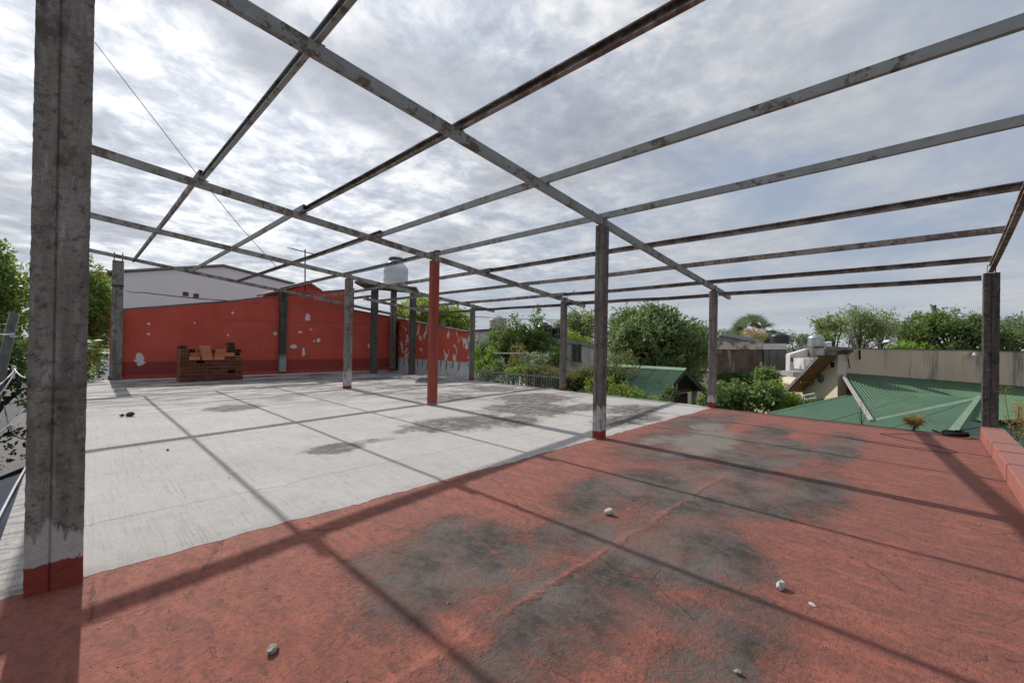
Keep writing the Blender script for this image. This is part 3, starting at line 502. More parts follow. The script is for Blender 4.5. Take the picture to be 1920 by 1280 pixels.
part('lid', MT['grey_wall'], wtb, MB().lathe([(.37, 1.50), (.37, 1.60), (.34, 1.64), (.2, 1.66), (.01, 1.67)], C, 32), smooth=True)
for i, (dx, dy) in enumerate(((-.2, -.5), (-.05, -.55))):
    part('pipe', MT['cable_grey'], tt, MB().tube([(11.5+dx, 15.9+dy, 4.2), (11.5+dx+.03*i, 15.92+dy, 3.0), (11.5+dx, 15.9+dy, 0.03)], .016, 6))
# ------------------------------------------------------------------ brick pile
BW, BH, BL = .228, .127, .33
def brick_mesh(name, mat):
    m = MB(); t = .014; cols, rows = 3, 2; xs = [-BW/2]; zs = [0]
    cw = (BW-t*(cols+1))/cols; ch = (BH-t*(rows+1))/rows
    for i in range(cols): xs += [xs[-1]+t, xs[-1]+t+cw]
    xs.append(BW/2)
    for i in range(rows): zs += [zs[-1]+t, zs[-1]+t+ch]
    zs.append(BH); nx, nz = len(xs), len(zs)
    for y in (0, BL): m.v += [(x, y, z) for z in zs for x in xs]
    o = nx*nz; idx = lambda i, j, k=0: k*o+j*nx+i
    for j in range(nz-1):
        for i in range(nx-1):
            if i % 2 and j % 2:
                a, b, c, d = idx(i, j), idx(i+1, j), idx(i+1, j+1), idx(i, j+1)
                for p, q in ((a, b), (b, c), (c, d), (d, a)): m.f.append((p, q, q+o, p+o))
                m.f.append((d+o, c+o, b+o, a+o))
            else:
                m.f.append((idx(i, j), idx(i+1, j), idx(i+1, j+1), idx(i, j+1))); m.f.append((idx(i, j+1, 1), idx(i+1, j+1, 1), idx(i+1, j, 1), idx(i, j, 1)))
    for j in range(nz-1): m.f.append((idx(0, j), idx(0, j+1), idx(0, j+1, 1), idx(0, j, 1))); m.f.append((idx(nx-1, j+1), idx(nx-1, j), idx(nx-1, j, 1), idx(nx-1, j+1, 1)))
    for i in range(nx-1): m.f.append((idx(i+1, 0), idx(i, 0), idx(i, 0, 1), idx(i+1, 0, 1))); m.f.append((idx(i, nz-1), idx(i+1, nz-1), idx(i+1, nz-1, 1), idx(i, nz-1, 1)))
    return m.mesh(name, MT[mat])
BM = {k: brick_mesh('hollow_brick', k) for k in ('brick', 'brick_bright', 'brick_dark')}
def brick(loc, rot, mat, label):
    o = bpy.data.objects.new('hollow_brick', BM[mat]); COL.objects.link(o); o.location = loc; o.rotation_euler = rot
    tag(o, label, 'brick', 'hollow bricks stacked by the red wall')
rows_n = ['bottom course', 'second course', 'third course', 'fourth course', 'fifth course', 'sixth course', 'seventh course']; cols_n = ['leftmost', 'second from left', 'third from left', 'fourth from left', 'fifth from left', 'sixth from left', 'seventh from left', 'rightmost']
BX, BY = 2.80, 15.0; PX = .243; PZ = .1305
tall = [9, 6, 6, 6, 6, 6, 6, 6]; rows_n += ['eighth course', 'ninth course']
for c in range(8):
    for r in range(tall[c]):
        for k in range(2):
            if (c, r, k) in ((6, 2, 0), (2, 5, 0)): continue
            jx, jy = random.uniform(-.006, .006), random.uniform(-.02, .02)
            lb = f'hollow brick, {cols_n[c]} in the pile\'s {rows_n[r]}, '+('front row' if k == 0 else 'rear row')
            brick((BX+c*PX+jx, BY+k*(BL+.03)+jy-.06*(c/7), .014+r*PZ), (0, 0, random.uniform(-.02, .02)), 'brick', lb)
def LZ(k): return .014+k*PZ
SW = -math.pi/2
loose = [((BX+.02, BY+.42, LZ(9)), (0, 0, .03), 'brick_dark', 'dark hollow brick, topmost on the left corner of the pile'), ((BX+.25, BY+.40, LZ(6)), (0, 0, 0), 'brick_dark', 'dark brick in the gap right of the tall left corner, lowest'), ((BX+.25, BY+.40, LZ(7)), (0, 0, .03), 'brick_dark', 'dark brick in the gap right of the tall left corner, middle'), ((BX+.27, BY+.42, LZ(8)), (0, 0, -.03), 'brick_dark', 'dark brick in the gap right of the tall left corner, upper'),
 ((BX+.14, BY+.10, LZ(6)), (0, 0, SW), 'brick_bright', 'orange brick lying sideways against the tall left corner'), ((BX+.27, BY-.02, LZ(6)), (0, 0, 0), 'brick_bright', 'orange brick end poking out left of the orange heap') if False else ((BX+.16, BY+.16, LZ(7)), (0, 0, SW+.04), 'brick', 'brown brick lying sideways above the orange one by the left corner')]
for k, (dx, dy, mt, nm) in enumerate(((.0, .04, 'brick_bright', 'lowest'), (-.02, .08, 'brick_bright', 'second'), (-.04, .13, 'brick_bright', 'third'), (-.06, .20, 'brick_bright', 'topmost'))):
    loose.append(((BX+.52+dx, BY+dy, LZ(6+k)), (0, 0, SW+random.uniform(-.03, .03)), mt, f'orange brick lying sideways in the tall middle heap, {nm}'))
    loose.append(((BX+.50, BY+.45, LZ(6+k)), (0, 0, SW), 'brick', f'brick behind the tall middle heap of orange bricks, {nm}'))
for k, (dx, dy, nm) in enumerate(((.0, .02, 'lower'), (.03, .10, 'middle'), (.08, .18, 'upper'))):
    loose.append(((BX+.87+dx, BY+dy, LZ(6+k)), (0, 0, SW+random.uniform(-.05, .05)), 'brick_bright', f'orange brick lying sideways in the heap right of the middle, {nm}'))
    loose.append(((BX+.89, BY+.45, LZ(6+k)), (0, 0, SW), 'brick', f'brick behind the right orange heap, {nm}'))
for c, k, mt, nm in ((5.2, 6, 'brick', 'hollow brick on top of the pile just right of the orange heaps'), (6.2, 6, 'brick', 'brown hollow brick on top, second from the right end'), (7.05, 6, 'brick_bright', 'orange brick on the right end of the pile')): loose.append(((BX+c*PX, BY-.03, LZ(k)), (0, 0, random.uniform(-.05, .05)), mt, nm))
loose.append(((BX+5.0*PX, BY+.12, LZ(7)), (0, 0, SW+.1), 'brick_bright', 'small orange brick lying above the right part of the pile'))
for k in range(6, 10):
    for q, c in enumerate((5.3, 6.25, 7.1)):
        if (k, q) in ((8, 0), (9, 0), (9, 2)): continue
        loose.append(((BX+c*PX+random.uniform(-.02, .02), BY+.36+.02*q, LZ(k)), (0, 0, random.uniform(-.08, .08)), 'brick_dark', f'blackened hollow brick at the back right, layer {("one", "two", "three", "four")[k-6]}, '+('left', 'middle', 'right')[q]))
loose.append(((BX+6.3*PX, BY+.40, LZ(10)), (0, 0, .12), 'brick_dark', 'blackened hollow brick, topmost of the pile at the right'))
for a in loose: brick(*a)
# ------------------------------------------------------------------ stones and cable on the floor
def stone(x, y, r, mat, label, flat=.6, seed=0):
    bm = bmesh.new(); bmesh.ops.create_icosphere(bm, subdivisions=2, radius=1)
    for v in bm.verts:
        k = 1+.45*mnoise.noise(v.co*1.3+Vector((seed*3.1, 0, 0)))+.2*mnoise.noise(v.co*3.1+Vector((0, seed, 0))); v.co = Vector((v.co.x*1.25, v.co.y*.85, v.co.z*flat))*k*r
    zm = min(v.co.z for v in bm.verts)
    for v in bm.verts: v.co += Vector((0, 0, -zm-.002))
    me = bpy.data.meshes.new('stone'); bm.to_mesh(me); bm.free(); me.materials.append(MT[mat]); o = bpy.data.objects.new('stone', me); COL.objects.link(o); o.location = (x, y, .004 if y < 0 else .014); o.rotation_euler = (0, 0, seed)
    tag(o, label, 'stone', 'loose stones on the terrace')
stone(.80, -1.63, .030, 'grey_stone', 'grey stone on the red floor at the bottom left', .5, 1); stone(3.60, -1.89, .036, 'stone', 'white stone in the middle of the worn red floor', .8, 2); stone(3.36, -3.34, .032, 'stone', 'sharp white stone on the red floor at the right', .9, 3)
stone(3.30, -3.52, .020, 'stone', 'flat white chip next to the sharp white stone', .2, 4); stone(2.36, -3.37, .014, 'grey_stone', 'tiny pebble at the bottom right of the red floor', .7, 5)
stone(.86, 7.35, .06, 'dark_stone', 'dark lump on the white floor at the left, larger of the two', .7, 6); stone(.74, 7.42, .035, 'dark_stone', 'dark lump on the white floor at the left, smaller of the two', .7, 7); stone(1.0, 3.6, .018, 'dark_stone', 'tiny dark pebble on the white floor beside a beam shadow', .7, 8)
def grit():
    m = MB()
    for i in range(900):
        x = random.uniform(.1, 9); y = random.uniform(-4.6, 6) if i % 3 else random.uniform(-4.6, 0); r = random.uniform(.002, .0065)*(1 if i % 25 else 1.8); z = (.004 if y < 0 else .014)+red_z(x, y)*.5
        a = random.random()*6; m.add([(x+r*math.cos(a+t)*random.uniform(.7, 1.4), y+r*math.sin(a+t), z-.001) for t in (0, 1.6, 3.1, 4.7)]+[(x, y, z+r*.8)], [(0, 1, 4), (1, 2, 4), (2, 3, 4), (3, 0, 4)])
    tag(m.build('floor_grit', MT['grey_stone']), 'fine grit scattered over the terrace floor', 'grit', kind='stuff')
grit()
cb = empty('black_cable', (11.3, -4.45, 0), 'black cable coiled beside the dark post with its end trailing over the red floor', 'cable')
coil = [(11.55+.16*math.cos(a)*(1+.06*math.sin(a*1.7)), -4.42+.17*math.sin(a)*(1+.05*math.cos(a*2.3)), .02+.006*a/2) for a in np.linspace(0, 8*math.pi, 90)]
part('coil', MT['cable_dark'], cb, MB().tube(coil, .013, 6)); part('trailing_end', MT['cable_dark'], cb, MB().tube([(11.40, -4.3, .03), (10.7, -3.4, .014), (10.3, -3.9, .014), (9.95, -4.25, .014), (9.75, -4.38, .014), (9.6, -4.32, .014), (9.5, -4.0, .014), (9.55, -3.5, .014), (9.7, -3.0, .014)], .005, 6))
part('feed', MT['cable_dark'], cb, MB().tube([(11.55, -4.25, .04), (11.78, -4.12, .05), (11.92, -4.12, .02), (12.1, -4.2, -.04), (12.6, -4.5, -.02), (13.2, -4.9, .05)], .009, 6))
# ------------------------------------------------------------------ foliage builder
def leaf_mesh(name, sprays, leaf_l, leaf_w, per, mat, droop=0., spread=.9):
    """sprays: (n,6) array of position and direction; every spray carries `per` single leaves"""
    S = np.repeat(np.asarray(sprays, float), per, axis=0); n = len(S)
    pos, d = S[:, :3].copy(), S[:, 3:]; ln = np.linalg.norm(d, axis=1, keepdims=True); d = d/np.maximum(ln, 1e-6)
    t = rng.random((n, 1)); pos += d*ln*t + rng.normal(0, .16, (n, 3))*ln
    rd = rng.normal(0, 1, (n, 3)); a = d*(1-spread)+rd*spread*.75; a[:, 2] -= droop; a /= np.linalg.norm(a, axis=1, keepdims=True)
    b = np.cross(a, rng.normal(0, 1, (n, 3))); b /= np.maximum(np.linalg.norm(b, axis=1, keepdims=True), 1e-6)
    sc = rng.uniform(.45, 1.5, (n, 1)); L = leaf_l*sc; Wd = leaf_w*sc; nn = np.cross(a, b)
    v = np.empty((n, 4, 3)); v[:, 0] = pos; v[:, 1] = pos+a*L*.5+b*Wd*.5+nn*L*.08; v[:, 2] = pos+a*L; v[:, 3] = pos+a*L*.5-b*Wd*.5+nn*L*.08
    me = bpy.data.meshes.new(name); me.vertices.add(n*4); me.vertices.foreach_set('co', v.reshape(-1)); me.loops.add(n*4); me.loops.foreach_set('vertex_index', np.arange(n*4, dtype=np.int32))
    me.polygons.add(n); me.polygons.foreach_set('loop_start', np.arange(0, n*4, 4, dtype=np.int32)); me.update(); me.validate(); me.materials.append(MT[mat]); return me
def blob_sprays(blobs_, dens, slen, up=.5, shell=.45, gap=.0):
    out = []
    for (c, r) in blobs_:
        c = np.array(c, float); r = np.array(r if hasattr(r, '__len__') else (r, r, r), float); n = int(dens*(r[0]*r[1]+r[0]*r[2]+r[1]*r[2])/3*12)
        u = rng.normal(0, 1, (n, 3)); u /= np.linalg.norm(u, axis=1, keepdims=True); rad = 1-shell*rng.random((n, 1))**1.6
        p = c+u*r*rad; d = u*(1-up)+np.array([0, 0, up]); d += rng.normal(0, .25, (n, 3)); d /= np.linalg.norm(d, axis=1, keepdims=True)
        if gap:
            keep = np.array([mnoise.noise(Vector(q*1.1)) > -.55+gap for q in p]); p, d = p[keep], d[keep]; n = len(p)
        out.append(np.hstack([p, d*slen*rng.uniform(.6, 1.25, (n, 1))]))
    return np.vstack(out)
def sub_blobs(c, r, k, s=(.28, .45), zbias=.2):
    c = np.array(c, float); r = np.array(r, float); res = []
    for i in range(k):
        u = rng.normal(0, 1, 3); u /= np.linalg.norm(u); u[2] = abs(u[2])*(1-zbias)+u[2]*zbias if rng.random() < .6 else u[2]
        q = rng.uniform(*s); res.append((c+u*r*(1-q*.75), r*q*rng.uniform(.8, 1.25)))
    return res
def tree(name, base, top, bl, mat, label, group=None, cat='tree', leaf=(.16, .075), per=7, dens=9, slen=.4, up=.5, tr=.16, tmat='trunk', droop=0., gap=0., shell=.5, spread=.9, limbs=None, extra=None):
    r = empty(name, base, label, cat, group); base, top = Vector(base), Vector(top); sp = blob_sprays(bl, dens, slen, up, shell, gap)
    if extra is not None: sp = np.vstack([sp, extra])
    me = leaf_mesh('crown', sp, leaf[0], leaf[1], per, mat, droop, spread); o = bpy.data.objects.new('crown', me); COL.objects.link(o); o.parent = r; o.matrix_parent_inverse = Matrix.Translation(-base)
    mb = MB(); mid = lerp(base, top, .5)+Vector((random.uniform(-.1, .1), random.uniform(-.1, .1), 0)); mb.tube([base, mid, top], tr, 8, tr*.55)
    for (c, rr) in (limbs or bl)[:16]:
        c = Vector(c); st = lerp(base, top, random.uniform(.6, 1)); mb.tube([st, lerp(st, c, .55)+Vector((0, 0, .12)), c], tr*.45, 5, tr*.1)
    part('trunk', MT[tmat], r, mb, smooth=True); return r
# --- street trees at the left, beyond the corner of the terrace
tree('street_tree', (-3.0, 21.0, GZ), (-2.3, 21.0, 2.0), sub_blobs((-2.6, 21.2, 2.6), (2.7, 2.6, 3.0), 30)+sub_blobs((-3.2, 18, .2), (1.8, 2, 2.4), 16), 'leaf_street', 'leafy street tree with glossy leaves behind the thick front post', 'street trees', leaf=(.17, .085), dens=12, slen=.35, tmat='dark_trunk')
tree('street_tree', (.3, 24.0, GZ), (.3, 24, 1.5), sub_blobs((.35, 24.0, 1.4), (1.25, 2.0, 3.4), 22), 'leaf_street', 'darker street tree between the thick front post and the end of the red wall', 'street trees', leaf=(.17, .085), dens=12, slen=.35, tmat='dark_trunk')
tree('street_tree', (-1.45, 11.5, GZ), (-1.7, 13.5, .4), sub_blobs((-2.0, 14.6, .2), (1.3, 1.5, 1.7), 16)+sub_blobs((-1.6, 13.6, -1.6), (1.0, 1.2, 1.2), 9), 'leaf_dark', 'low dark tree with a leaning black trunk above the blue awning', 'street trees', leaf=(.15, .08), dens=12, slen=.3, tmat='dark_trunk', tr=.26)
def fronds(base, n, L, mat, name, label, cat, trunk_h, tr, droop=.9, width=.5, el=(-.2, 1.3), tmat='pale_trunk', seg=16, fan=False, leafw=.045):
    r = empty(name, base, label, cat); b = Vector(base); top = b+Vector((0, 0, trunk_h)); m = MB()
    for i in range(n):
        az = 2*math.pi*(i*.382)+random.uniform(-.2, .2); e = random.uniform(*el); d = Vector((math.cos(az)*math.cos(e), math.sin(az)*math.cos(e), math.sin(e))); side = d.cross(Vector((0, 0, 1))).normalized(); ln = L*random.uniform(.8, 1.15)
        P = [top+d*ln*t+Vector((0, 0, -droop*ln*t*t*.5)) for t in np.linspace(0, 1, seg)]; m.tube(P[:seg//2+1] if fan else P, .018, 4, .006)
        if fan:
            hub = P[seg//2]; fd = (P[seg//2+2]-P[seg//2-1]).normalized(); nrm = side.cross(fd).normalized(); ro = random.uniform(-1.3, 1.3); side = (side*math.cos(ro)+nrm*math.sin(ro)).normalized(); nrm = side.cross(fd).normalized()
            for a in np.linspace(-1.45, 1.45, 19):
                q = fd*math.cos(a)+side*math.sin(a); w = fd*-math.sin(a)+side*math.cos(a); l2 = ln*.5*random.uniform(.85, 1.05)
                m.add([hub, hub+q*l2*.5+w*leafw+nrm*.02, hub+q*l2-Vector((0, 0, l2*.18)), hub+q*l2*.5-w*leafw+nrm*.02], [(0, 1, 2, 3)])
        else:
            for j in range(2, seg):
                t = j/seg; l2 = width*math.sin(math.pi*min(.97, t*.85+.12))*random.uniform(.85, 1.1); fw = (P[j]-P[j-1]).normalized()
                for s in (-1, 1):
                    q = (side*s*.8+fw*.55-Vector((0, 0, .35))).normalized(); w = q.cross(Vector((0, 0, 1))).normalized()
                    m.add([P[j], P[j]+q*l2*.5+w*leafw*.6, P[j]+q*l2, P[j]+q*l2*.5-w*leafw*.6], [(0, 1, 2, 3)])
    part('fronds', MT[mat], r, m); part('trunk', MT[tmat], r, MB().tube([b, b+Vector((.05, .02, trunk_h*.5)), top], tr, 8, tr*.8), smooth=True); return r
fronds((.15, 18.6, GZ), 26, 1.5, 'leaf_lime', 'feather_palm', 'small feathery palm between the thick front post and the red wall', 'palm', 4.7, .10, 1.0, .42, (-.1, 1.3))
fronds((-.1, 17.6, GZ), 22, 1.3, 'leaf_mid', 'feather_palm', 'lower dark feathery palm at the corner of the white floor', 'palm', 3.2, .09, 1.0, .4, (.2, 1.4))
# ------------------------------------------------------------------ far left: pole, wires, awning
pl = empty('utility_pole', (-1.30, 10.2, GZ), 'leaning grey utility pole with wires at the left edge', 'utility pole'); PT = at(27, 585, 9.2)
part('pole', MT['pole'], pl, MB().tube([(-1.62, 9.9, GZ), lerp((-1.62, 9.9, GZ), PT, .6), PT], .10, 10, .075), smooth=True)
for i, (a, b) in enumerate((((27, 628, 9.1), (-40, 605, 7)), ((30, 690, 9.1), (-40, 740, 6.5)), ((28, 705, 9.1), (-40, 800, 6)), ((24, 800, 9.2), (-30, 850, 6)))):
    part('insulator', MT['cable_white'], pl, MB().box(tuple(at(a[0]-4, a[1], a[2])), (.06, .06, .10)))
def wire(pts, r, mat, label, sag=0., n=14, name='overhead_wire'):
    P = []
    for a, b in zip(pts[:-1], pts[1:]):
        for t in np.linspace(0, 1, n): P.append(lerp(a, b, t)-Vector((0, 0, sag*4*t*(1-t))))
    o = MB().tube(P, r, 5).build(name, MT[mat]); tag(o, label, 'wire', 'overhead wires')
wire([at(27, 625, 9.1), at(-60, 600, 6.5)], .012, 'cable_white', 'pale wire leaving the top of the leaning pole', .1); wire([at(30, 690, 9.1), at(-60, 745, 6)], .012, 'cable_white', 'pale wire bundle, upper of the two at the middle of the leaning pole', .12)
wire([at(29, 697, 9.1), at(-60, 790, 6)], .012, 'cable_white', 'pale wire bundle, lower of the two at the middle of the leaning pole', .12); wire([at(48, 708, 7.5), at(26, 690, 9.1)], .01, 'cable_white', 'short wire from the leaning pole to the thick front post', .04)
wire([at(47, 765, 7), at(-60, 835, 6)], .011, 'cable_white', 'pale wire low on the leaning pole', .12); wire([at(8, 760, 9), at(18, 800, 7), at(45, 822, 6)], .012, 'cable_grey', 'grey cable drooping to a hook on the thick front post', .05)
wire([at(44, 1100, 2.86), at(88, 1081, 2.70), at(140, 1052, 2.64), at(150, 1036, 2.62)], .0022, 'cable_grey', 'thin string tied round the foot of the thick front post', 0, 4, 'string')
aw = empty('blue_awning', (-1.4, 2.6, -.4), 'dark blue awning over the street beside the terrace edge', 'awning')
part('canopy', MT['awning'], aw, grid_mesh(np.linspace(-3.2, -.32, 12).tolist(), np.linspace(-.2, 4.05, 12).tolist(), lambda x, y: -.06+.42*(x+.32)+.02*math.sin(y*5)*math.sin(x*4)), smooth=True)
[part('frame_bar', MT['cable_dark'], aw, MB().tube([(-.34, q, -.07), (-3.2, q, -1.29)], .03, 6)) for q in (4.06, -.2)]; part('bar', MT['cable_white'], aw, MB().tube([(-.325, 4.0, -.02), (-.36, 3.0, -.035), (-.385, 2.0, -.045), (-.40, .9, -.05), (-.41, -.1, -.05)], .011, 8))
# ------------------------------------------------------------------ white warehouse and the roofs behind the red wall
wh = empty('white_warehouse', (6, 30, GZ), 'white warehouse with a low gable behind the red wall', 'building')
part('wall', MT['warehouse_white'], wh, MB().prism([(1.55, 30, GZ), (11.3, 30, GZ), (11.3, 30, 5.72), (6.94, 30, 6.42), (1.55, 30, 5.28)], (0, 14, 0)))
for a, b in (((1.3, 5.28), (6.94, 6.47)), ((11.5, 5.74), (6.945, 6.47))): part('roof', MT['grey_roof'], wh, MB().prism([(a[0], 29.85, a[1]), (b[0], 29.85, b[1]), (b[0], 29.85, b[1]+.12), (a[0], 29.85, a[1]+.12)], (0, 14.3, 0)))
for px in (384, 411): c = at(px, 537+(px-384)*.09, 23.2); vn = part('vent', MT['glass_dark'], wh, MB().box((c.x, 30.0, c.z), (.28, .06, .24))); part('sill', MT['grey_roof'], vn, MB().box((c.x, 29.99, c.z-.135), (.34, .10, .03)))
part('gutter', MT['tile_red'], wh, MB().box((1.2, 31.5, 5.15), (.5, 3, .35)))
hr = empty('tiled_roof_house', (9.6, 20, GZ), 'house with a red tiled gable peeping over the red wall below the antenna', 'house')
part('wall', MT['plinth_red'], hr, MB().prism([(7.6, 19.5, GZ), (11.2, 19.5, GZ), (11.2, 19.5, 3.6), (8.6, 19.5, 4.55), (7.6, 19.5, 4.1)], (0, 4, 0))); part('roof', MT['tile_red'], hr, MB().prism([(7.3, 19.4, 4.02), (8.6, 19.4, 4.62), (8.6, 19.4, 4.72), (7.3, 19.4, 4.12)], (0, 4.2, 0)).prism([(8.61, 19.4, 4.62), (9.35, 19.4, 4.2), (9.35, 19.4, 4.3), (8.61, 19.4, 4.72)], (0, 4.2, 0)))
an = empty('television_antenna', (8.45, 20.5, 4.5), 'television antenna on a thin mast above the red wall', 'antenna'); am = at(572, 472, 17.6); ab = at(572, 545, 17.6)
part('mast', MT['cable_dark'], an, MB().tube([ab, am+Vector((0, 0, .1))], .025, 6)); bd = (at(594, 478, 17.6)-at(547, 466, 17.6)); b0 = at(547, 466, 17.6); part('boom', MT['cable_dark'], an, MB().tube([b0, b0+bd], .022, 5))
for i in range(9): c = b0+bd*(i/8); part('element', MT['cable_dark'], an, MB().tube([c+_F*.34+_U*.04, c-_F*.34-_U*.04], .014, 5))
wire([at(178, 80, 30), at(340, 290, 32), at(450, 425, 34), at(518, 500, 36)], .024, 'cable_dark', 'long black wire slanting down across the sky beside the thick front post', 0)
wire([at(237, 545, 22), at(266, 548, 20), at(450, 565, 21)], .02, 'cable_dark', 'black wire crossing the white warehouse wall', .05); wire([at(450, 565, 19.0), at(530, 570, 17.6), at(650, 575, 15.5)], .010, 'cable_grey', 'thin grey wire along the top of the red wall', .03); wire([at(250, 596, 19), at(450, 600, 17.7), at(650, 606, 15.3), at(740, 607, 18)], .006, 'cable_dark', 'thin dark wire halfway up the red wall', .03); wire([at(820, 590, 26), at(905, 594, 26), at(1010, 598, 27), at(1112, 600, 30), at(1280, 606, 40)], .018, 'cable_dark', 'wire running behind the posts above the garden trees', .06)
# ------------------------------------------------------------------ garden beyond the terrace edge
fn = empty('picket_fence', (13, 8.6, -.7), 'pale metal picket fence along the garden edge of the terrace', 'fence')
for i in range(46):
    y = 11.4-i*.125; m = .05 if i % 12 == 9 else .018; part('picket', MT['fence_paint'], fn, MB().box((13.0, y, -.32), (m, m, 1.44+(.05 if m > .02 else 0))))
for z in (.30, -.75): part('rail', MT['fence_paint'], fn, MB().box((13.03, 8.6, z), (.03, 5.7, .035)))
def hedge_sprays(c, d, dens, slen): # box-like hedge
    c = np.array(c, float); d = np.array(d, float)/2; n = int(dens); p = rng.uniform(-1, 1, (n, 3)); ax = rng.integers(0, 3, n); sg = np.where(rng.random(n) < .5, -1, 1); p[np.arange(n), ax] = sg*(1-.35*rng.random(n)**2); p[:, 2] = np.where((ax == 2), np.abs(p[:, 2]), p[:, 2]); q = c+p*d
    nrm = np.zeros((n, 3)); nrm[np.arange(n), ax] = sg; nrm += [0, 0, .5]; nrm += rng.normal(0, .3, (n, 3)); q += np.array([[.12*mnoise.noise(Vector(t*1.5))] * 3 for t in q]); return np.hstack([q, nrm*slen])
def shrub(name, sp, mat, label, base, leaf=(.10, .05), per=7, group=None, cat='shrub', droop=0, stem_h=.8, tr=.05):
    r = empty(name, base, label, cat, group); me = leaf_mesh('foliage', sp, leaf[0], leaf[1], per, mat, droop); o = bpy.data.objects.new('foliage', me); COL.objects.link(o); o.parent = r; o.matrix_parent_inverse = Matrix.Translation(-Vector(base))
    m = MB(); b = Vector(base)
    for i in range(5): m.tube([b, b+Vector((random.uniform(-.2, .2), random.uniform(-.2, .2), stem_h*.6)), b+Vector((random.uniform(-.5, .5), random.uniform(-.5, .5), stem_h))], tr, 5, tr*.3)
    part('stem', MT['trunk'], r, m); return r
HG = 'clipped hedge along the garden'
shrub('hedge', hedge_sprays((13.7, 6.7, -1.0), (.9, 2.6, 2.85), 5200, .13), 'leaf_hedge', 'brownish clipped hedge right of the picket fence', (14, 6.9, GZ), (.07, .04), 7, HG, 'hedge', 0, 2.5)
shrub('hedge', np.vstack([hedge_sprays((13.6, 4.7, -.95), (.9, 1.5, 2.9), 3600, .13), blob_sprays([((13.7, 4.3, .5), (.5, .6, .5)), ((13.9, 3.7, .85), (.45, .5, .42)), ((13.6, 4.9, .3), (.5, .6, .4))], 50, .15, .5)]), 'leaf_hedge', 'taller dark hedge beside the post at the white floor corner', (14.3, 4.6, GZ), (.07, .04), 7, HG, 'hedge', 0, 2.5)
shrub('topiary_bush', blob_sprays([((15.3, 10.4, .95), (.46, .46, .62)), ((15.3, 10.4, .35), (.5, .5, .7))], 60, .11, .4), 'leaf_topiary', 'rounded yellowish topiary bush above the picket fence', (15.3, 10.4, GZ), (.06, .035), 7, None, 'bush', 0, 3.8)
MB().tube([at(925, 662, 20.6), at(978, 663, 20.2)], .04, 6).build('wooden_rail', MT['pale_trim'], label='pale horizontal rail beside the topiary bush', cat='rail')
GT = 'garden trees beyond the fence'
def T(px, py, D): return tuple(at(px, py, D))
def G0(px, D): p = at(px, 700, D); return (p.x, p.y, GZ)
def cl(px, py, D, rx, rzz, k, s=(.28, .45)): return sub_blobs(T(px, py, D), (rx, rx, rzz), k, s)
tree('garden_tree', G0(962, 24), T(962, 660, 24), cl(962, 648, 24, 1.25, 1.1, 24)+cl(945, 662, 23.5, .9, .8, 10)+[(T(944, 618, 24), (.22, .22, .5)), (T(965, 610, 24), (.28, .28, .5)), (T(972, 625, 24), (.4, .4, .4))], 'leaf_mid', 'dense round garden tree left of the leaning slender one', GT, leaf=(.14, .08), dens=24, slen=.3)
tree('garden_tree', G0(1006, 24), T(1006, 640, 24), cl(1010, 660, 24, 1.0, 1.0, 14)+[(T(1007, 597, 24), (.28, .28, .42)), (T(1003, 612, 24), (.26, .26, .4)), (T(1010, 626, 24), (.3, .3, .4)), (T(1016, 640, 24), (.5, .5, .6))], 'leaf_mid', 'slender garden tree with a tall tuft left of the black tanks', GT, leaf=(.14, .08), dens=22, slen=.3)
tree('garden_tree', G0(912, 25), T(912, 680, 25), cl(914, 655, 25, .95, .9, 12)+cl(900, 668, 24.5, .6, .8, 6), 'leaf_grey', 'pale grey green shrub tree behind the fence post', GT, leaf=(.10, .055), dens=18, slen=.25)
shrub('leafy_shrub', blob_sprays(cl(922, 676, 22.5, .5, .6, 10)+cl(903, 692, 22, .5, .5, 6), 22, .22, .4), 'leaf_bright', 'bright lime shrub behind the picket fence', G0(925, 21), (.12, .07), 7, None, 'shrub', .3, 3)
shrub('leafy_shrub', blob_sprays(cl(1012, 683, 20, .9, .5, 10)+cl(992, 680, 20.4, .6, .5, 6), 22, .25, .5), 'leaf_grey', 'loose silvery shrub behind the brownish hedge', G0(1010, 20), (.15, .06), 6, None, 'shrub', .2, 3)
shrub('leafy_shrub', blob_sprays(cl(1040, 680, 20, .62, .6, 10), 26, .2, .5), 'leaf_dark', 'dark dense shrub below the stained white building', G0(1040, 20), (.12, .07), 7, None, 'shrub', .2, 3)
shrub('leafy_shrub', blob_sprays(cl(886, 680, 23, .5, .8, 8), 26, .2, .5), 'leaf_bright', 'bright green shrub at the end of the peeling wall', G0(886, 23), (.12, .07), 7, None, 'shrub', .2, 3)
for px, py, D, rx, rh, mt, lab in ((905, 704, 21.5, .5, .35, 'leaf_bright', 'low lime plant behind the left end of the picket fence'), (940, 702, 20.8, .7, .5, 'leaf_mid', 'leafy plant behind the middle of the picket fence'), (975, 705, 19.6, .6, .45, 'leaf_bright', 'bright plant under the topiary bush'), (930, 655, 26, 1.1, 1.0, 'leaf_grey', 'silvery foliage between the fence post and the round garden tree'), (985, 668, 25, .9, .9, 'leaf_mid', 'dark foliage filling the gap beside the slender tree'), (1075, 640, 30, 1.1, .6, 'leaf_lime', 'yellow green foliage above the stained building')):
    shrub('leafy_shrub', blob_sprays(cl(px, py, D, rx, rh, 10), 20, .25, .45), mt, lab, G0(px, D), (.13, .07), 7, None, 'shrub', .2, 3)
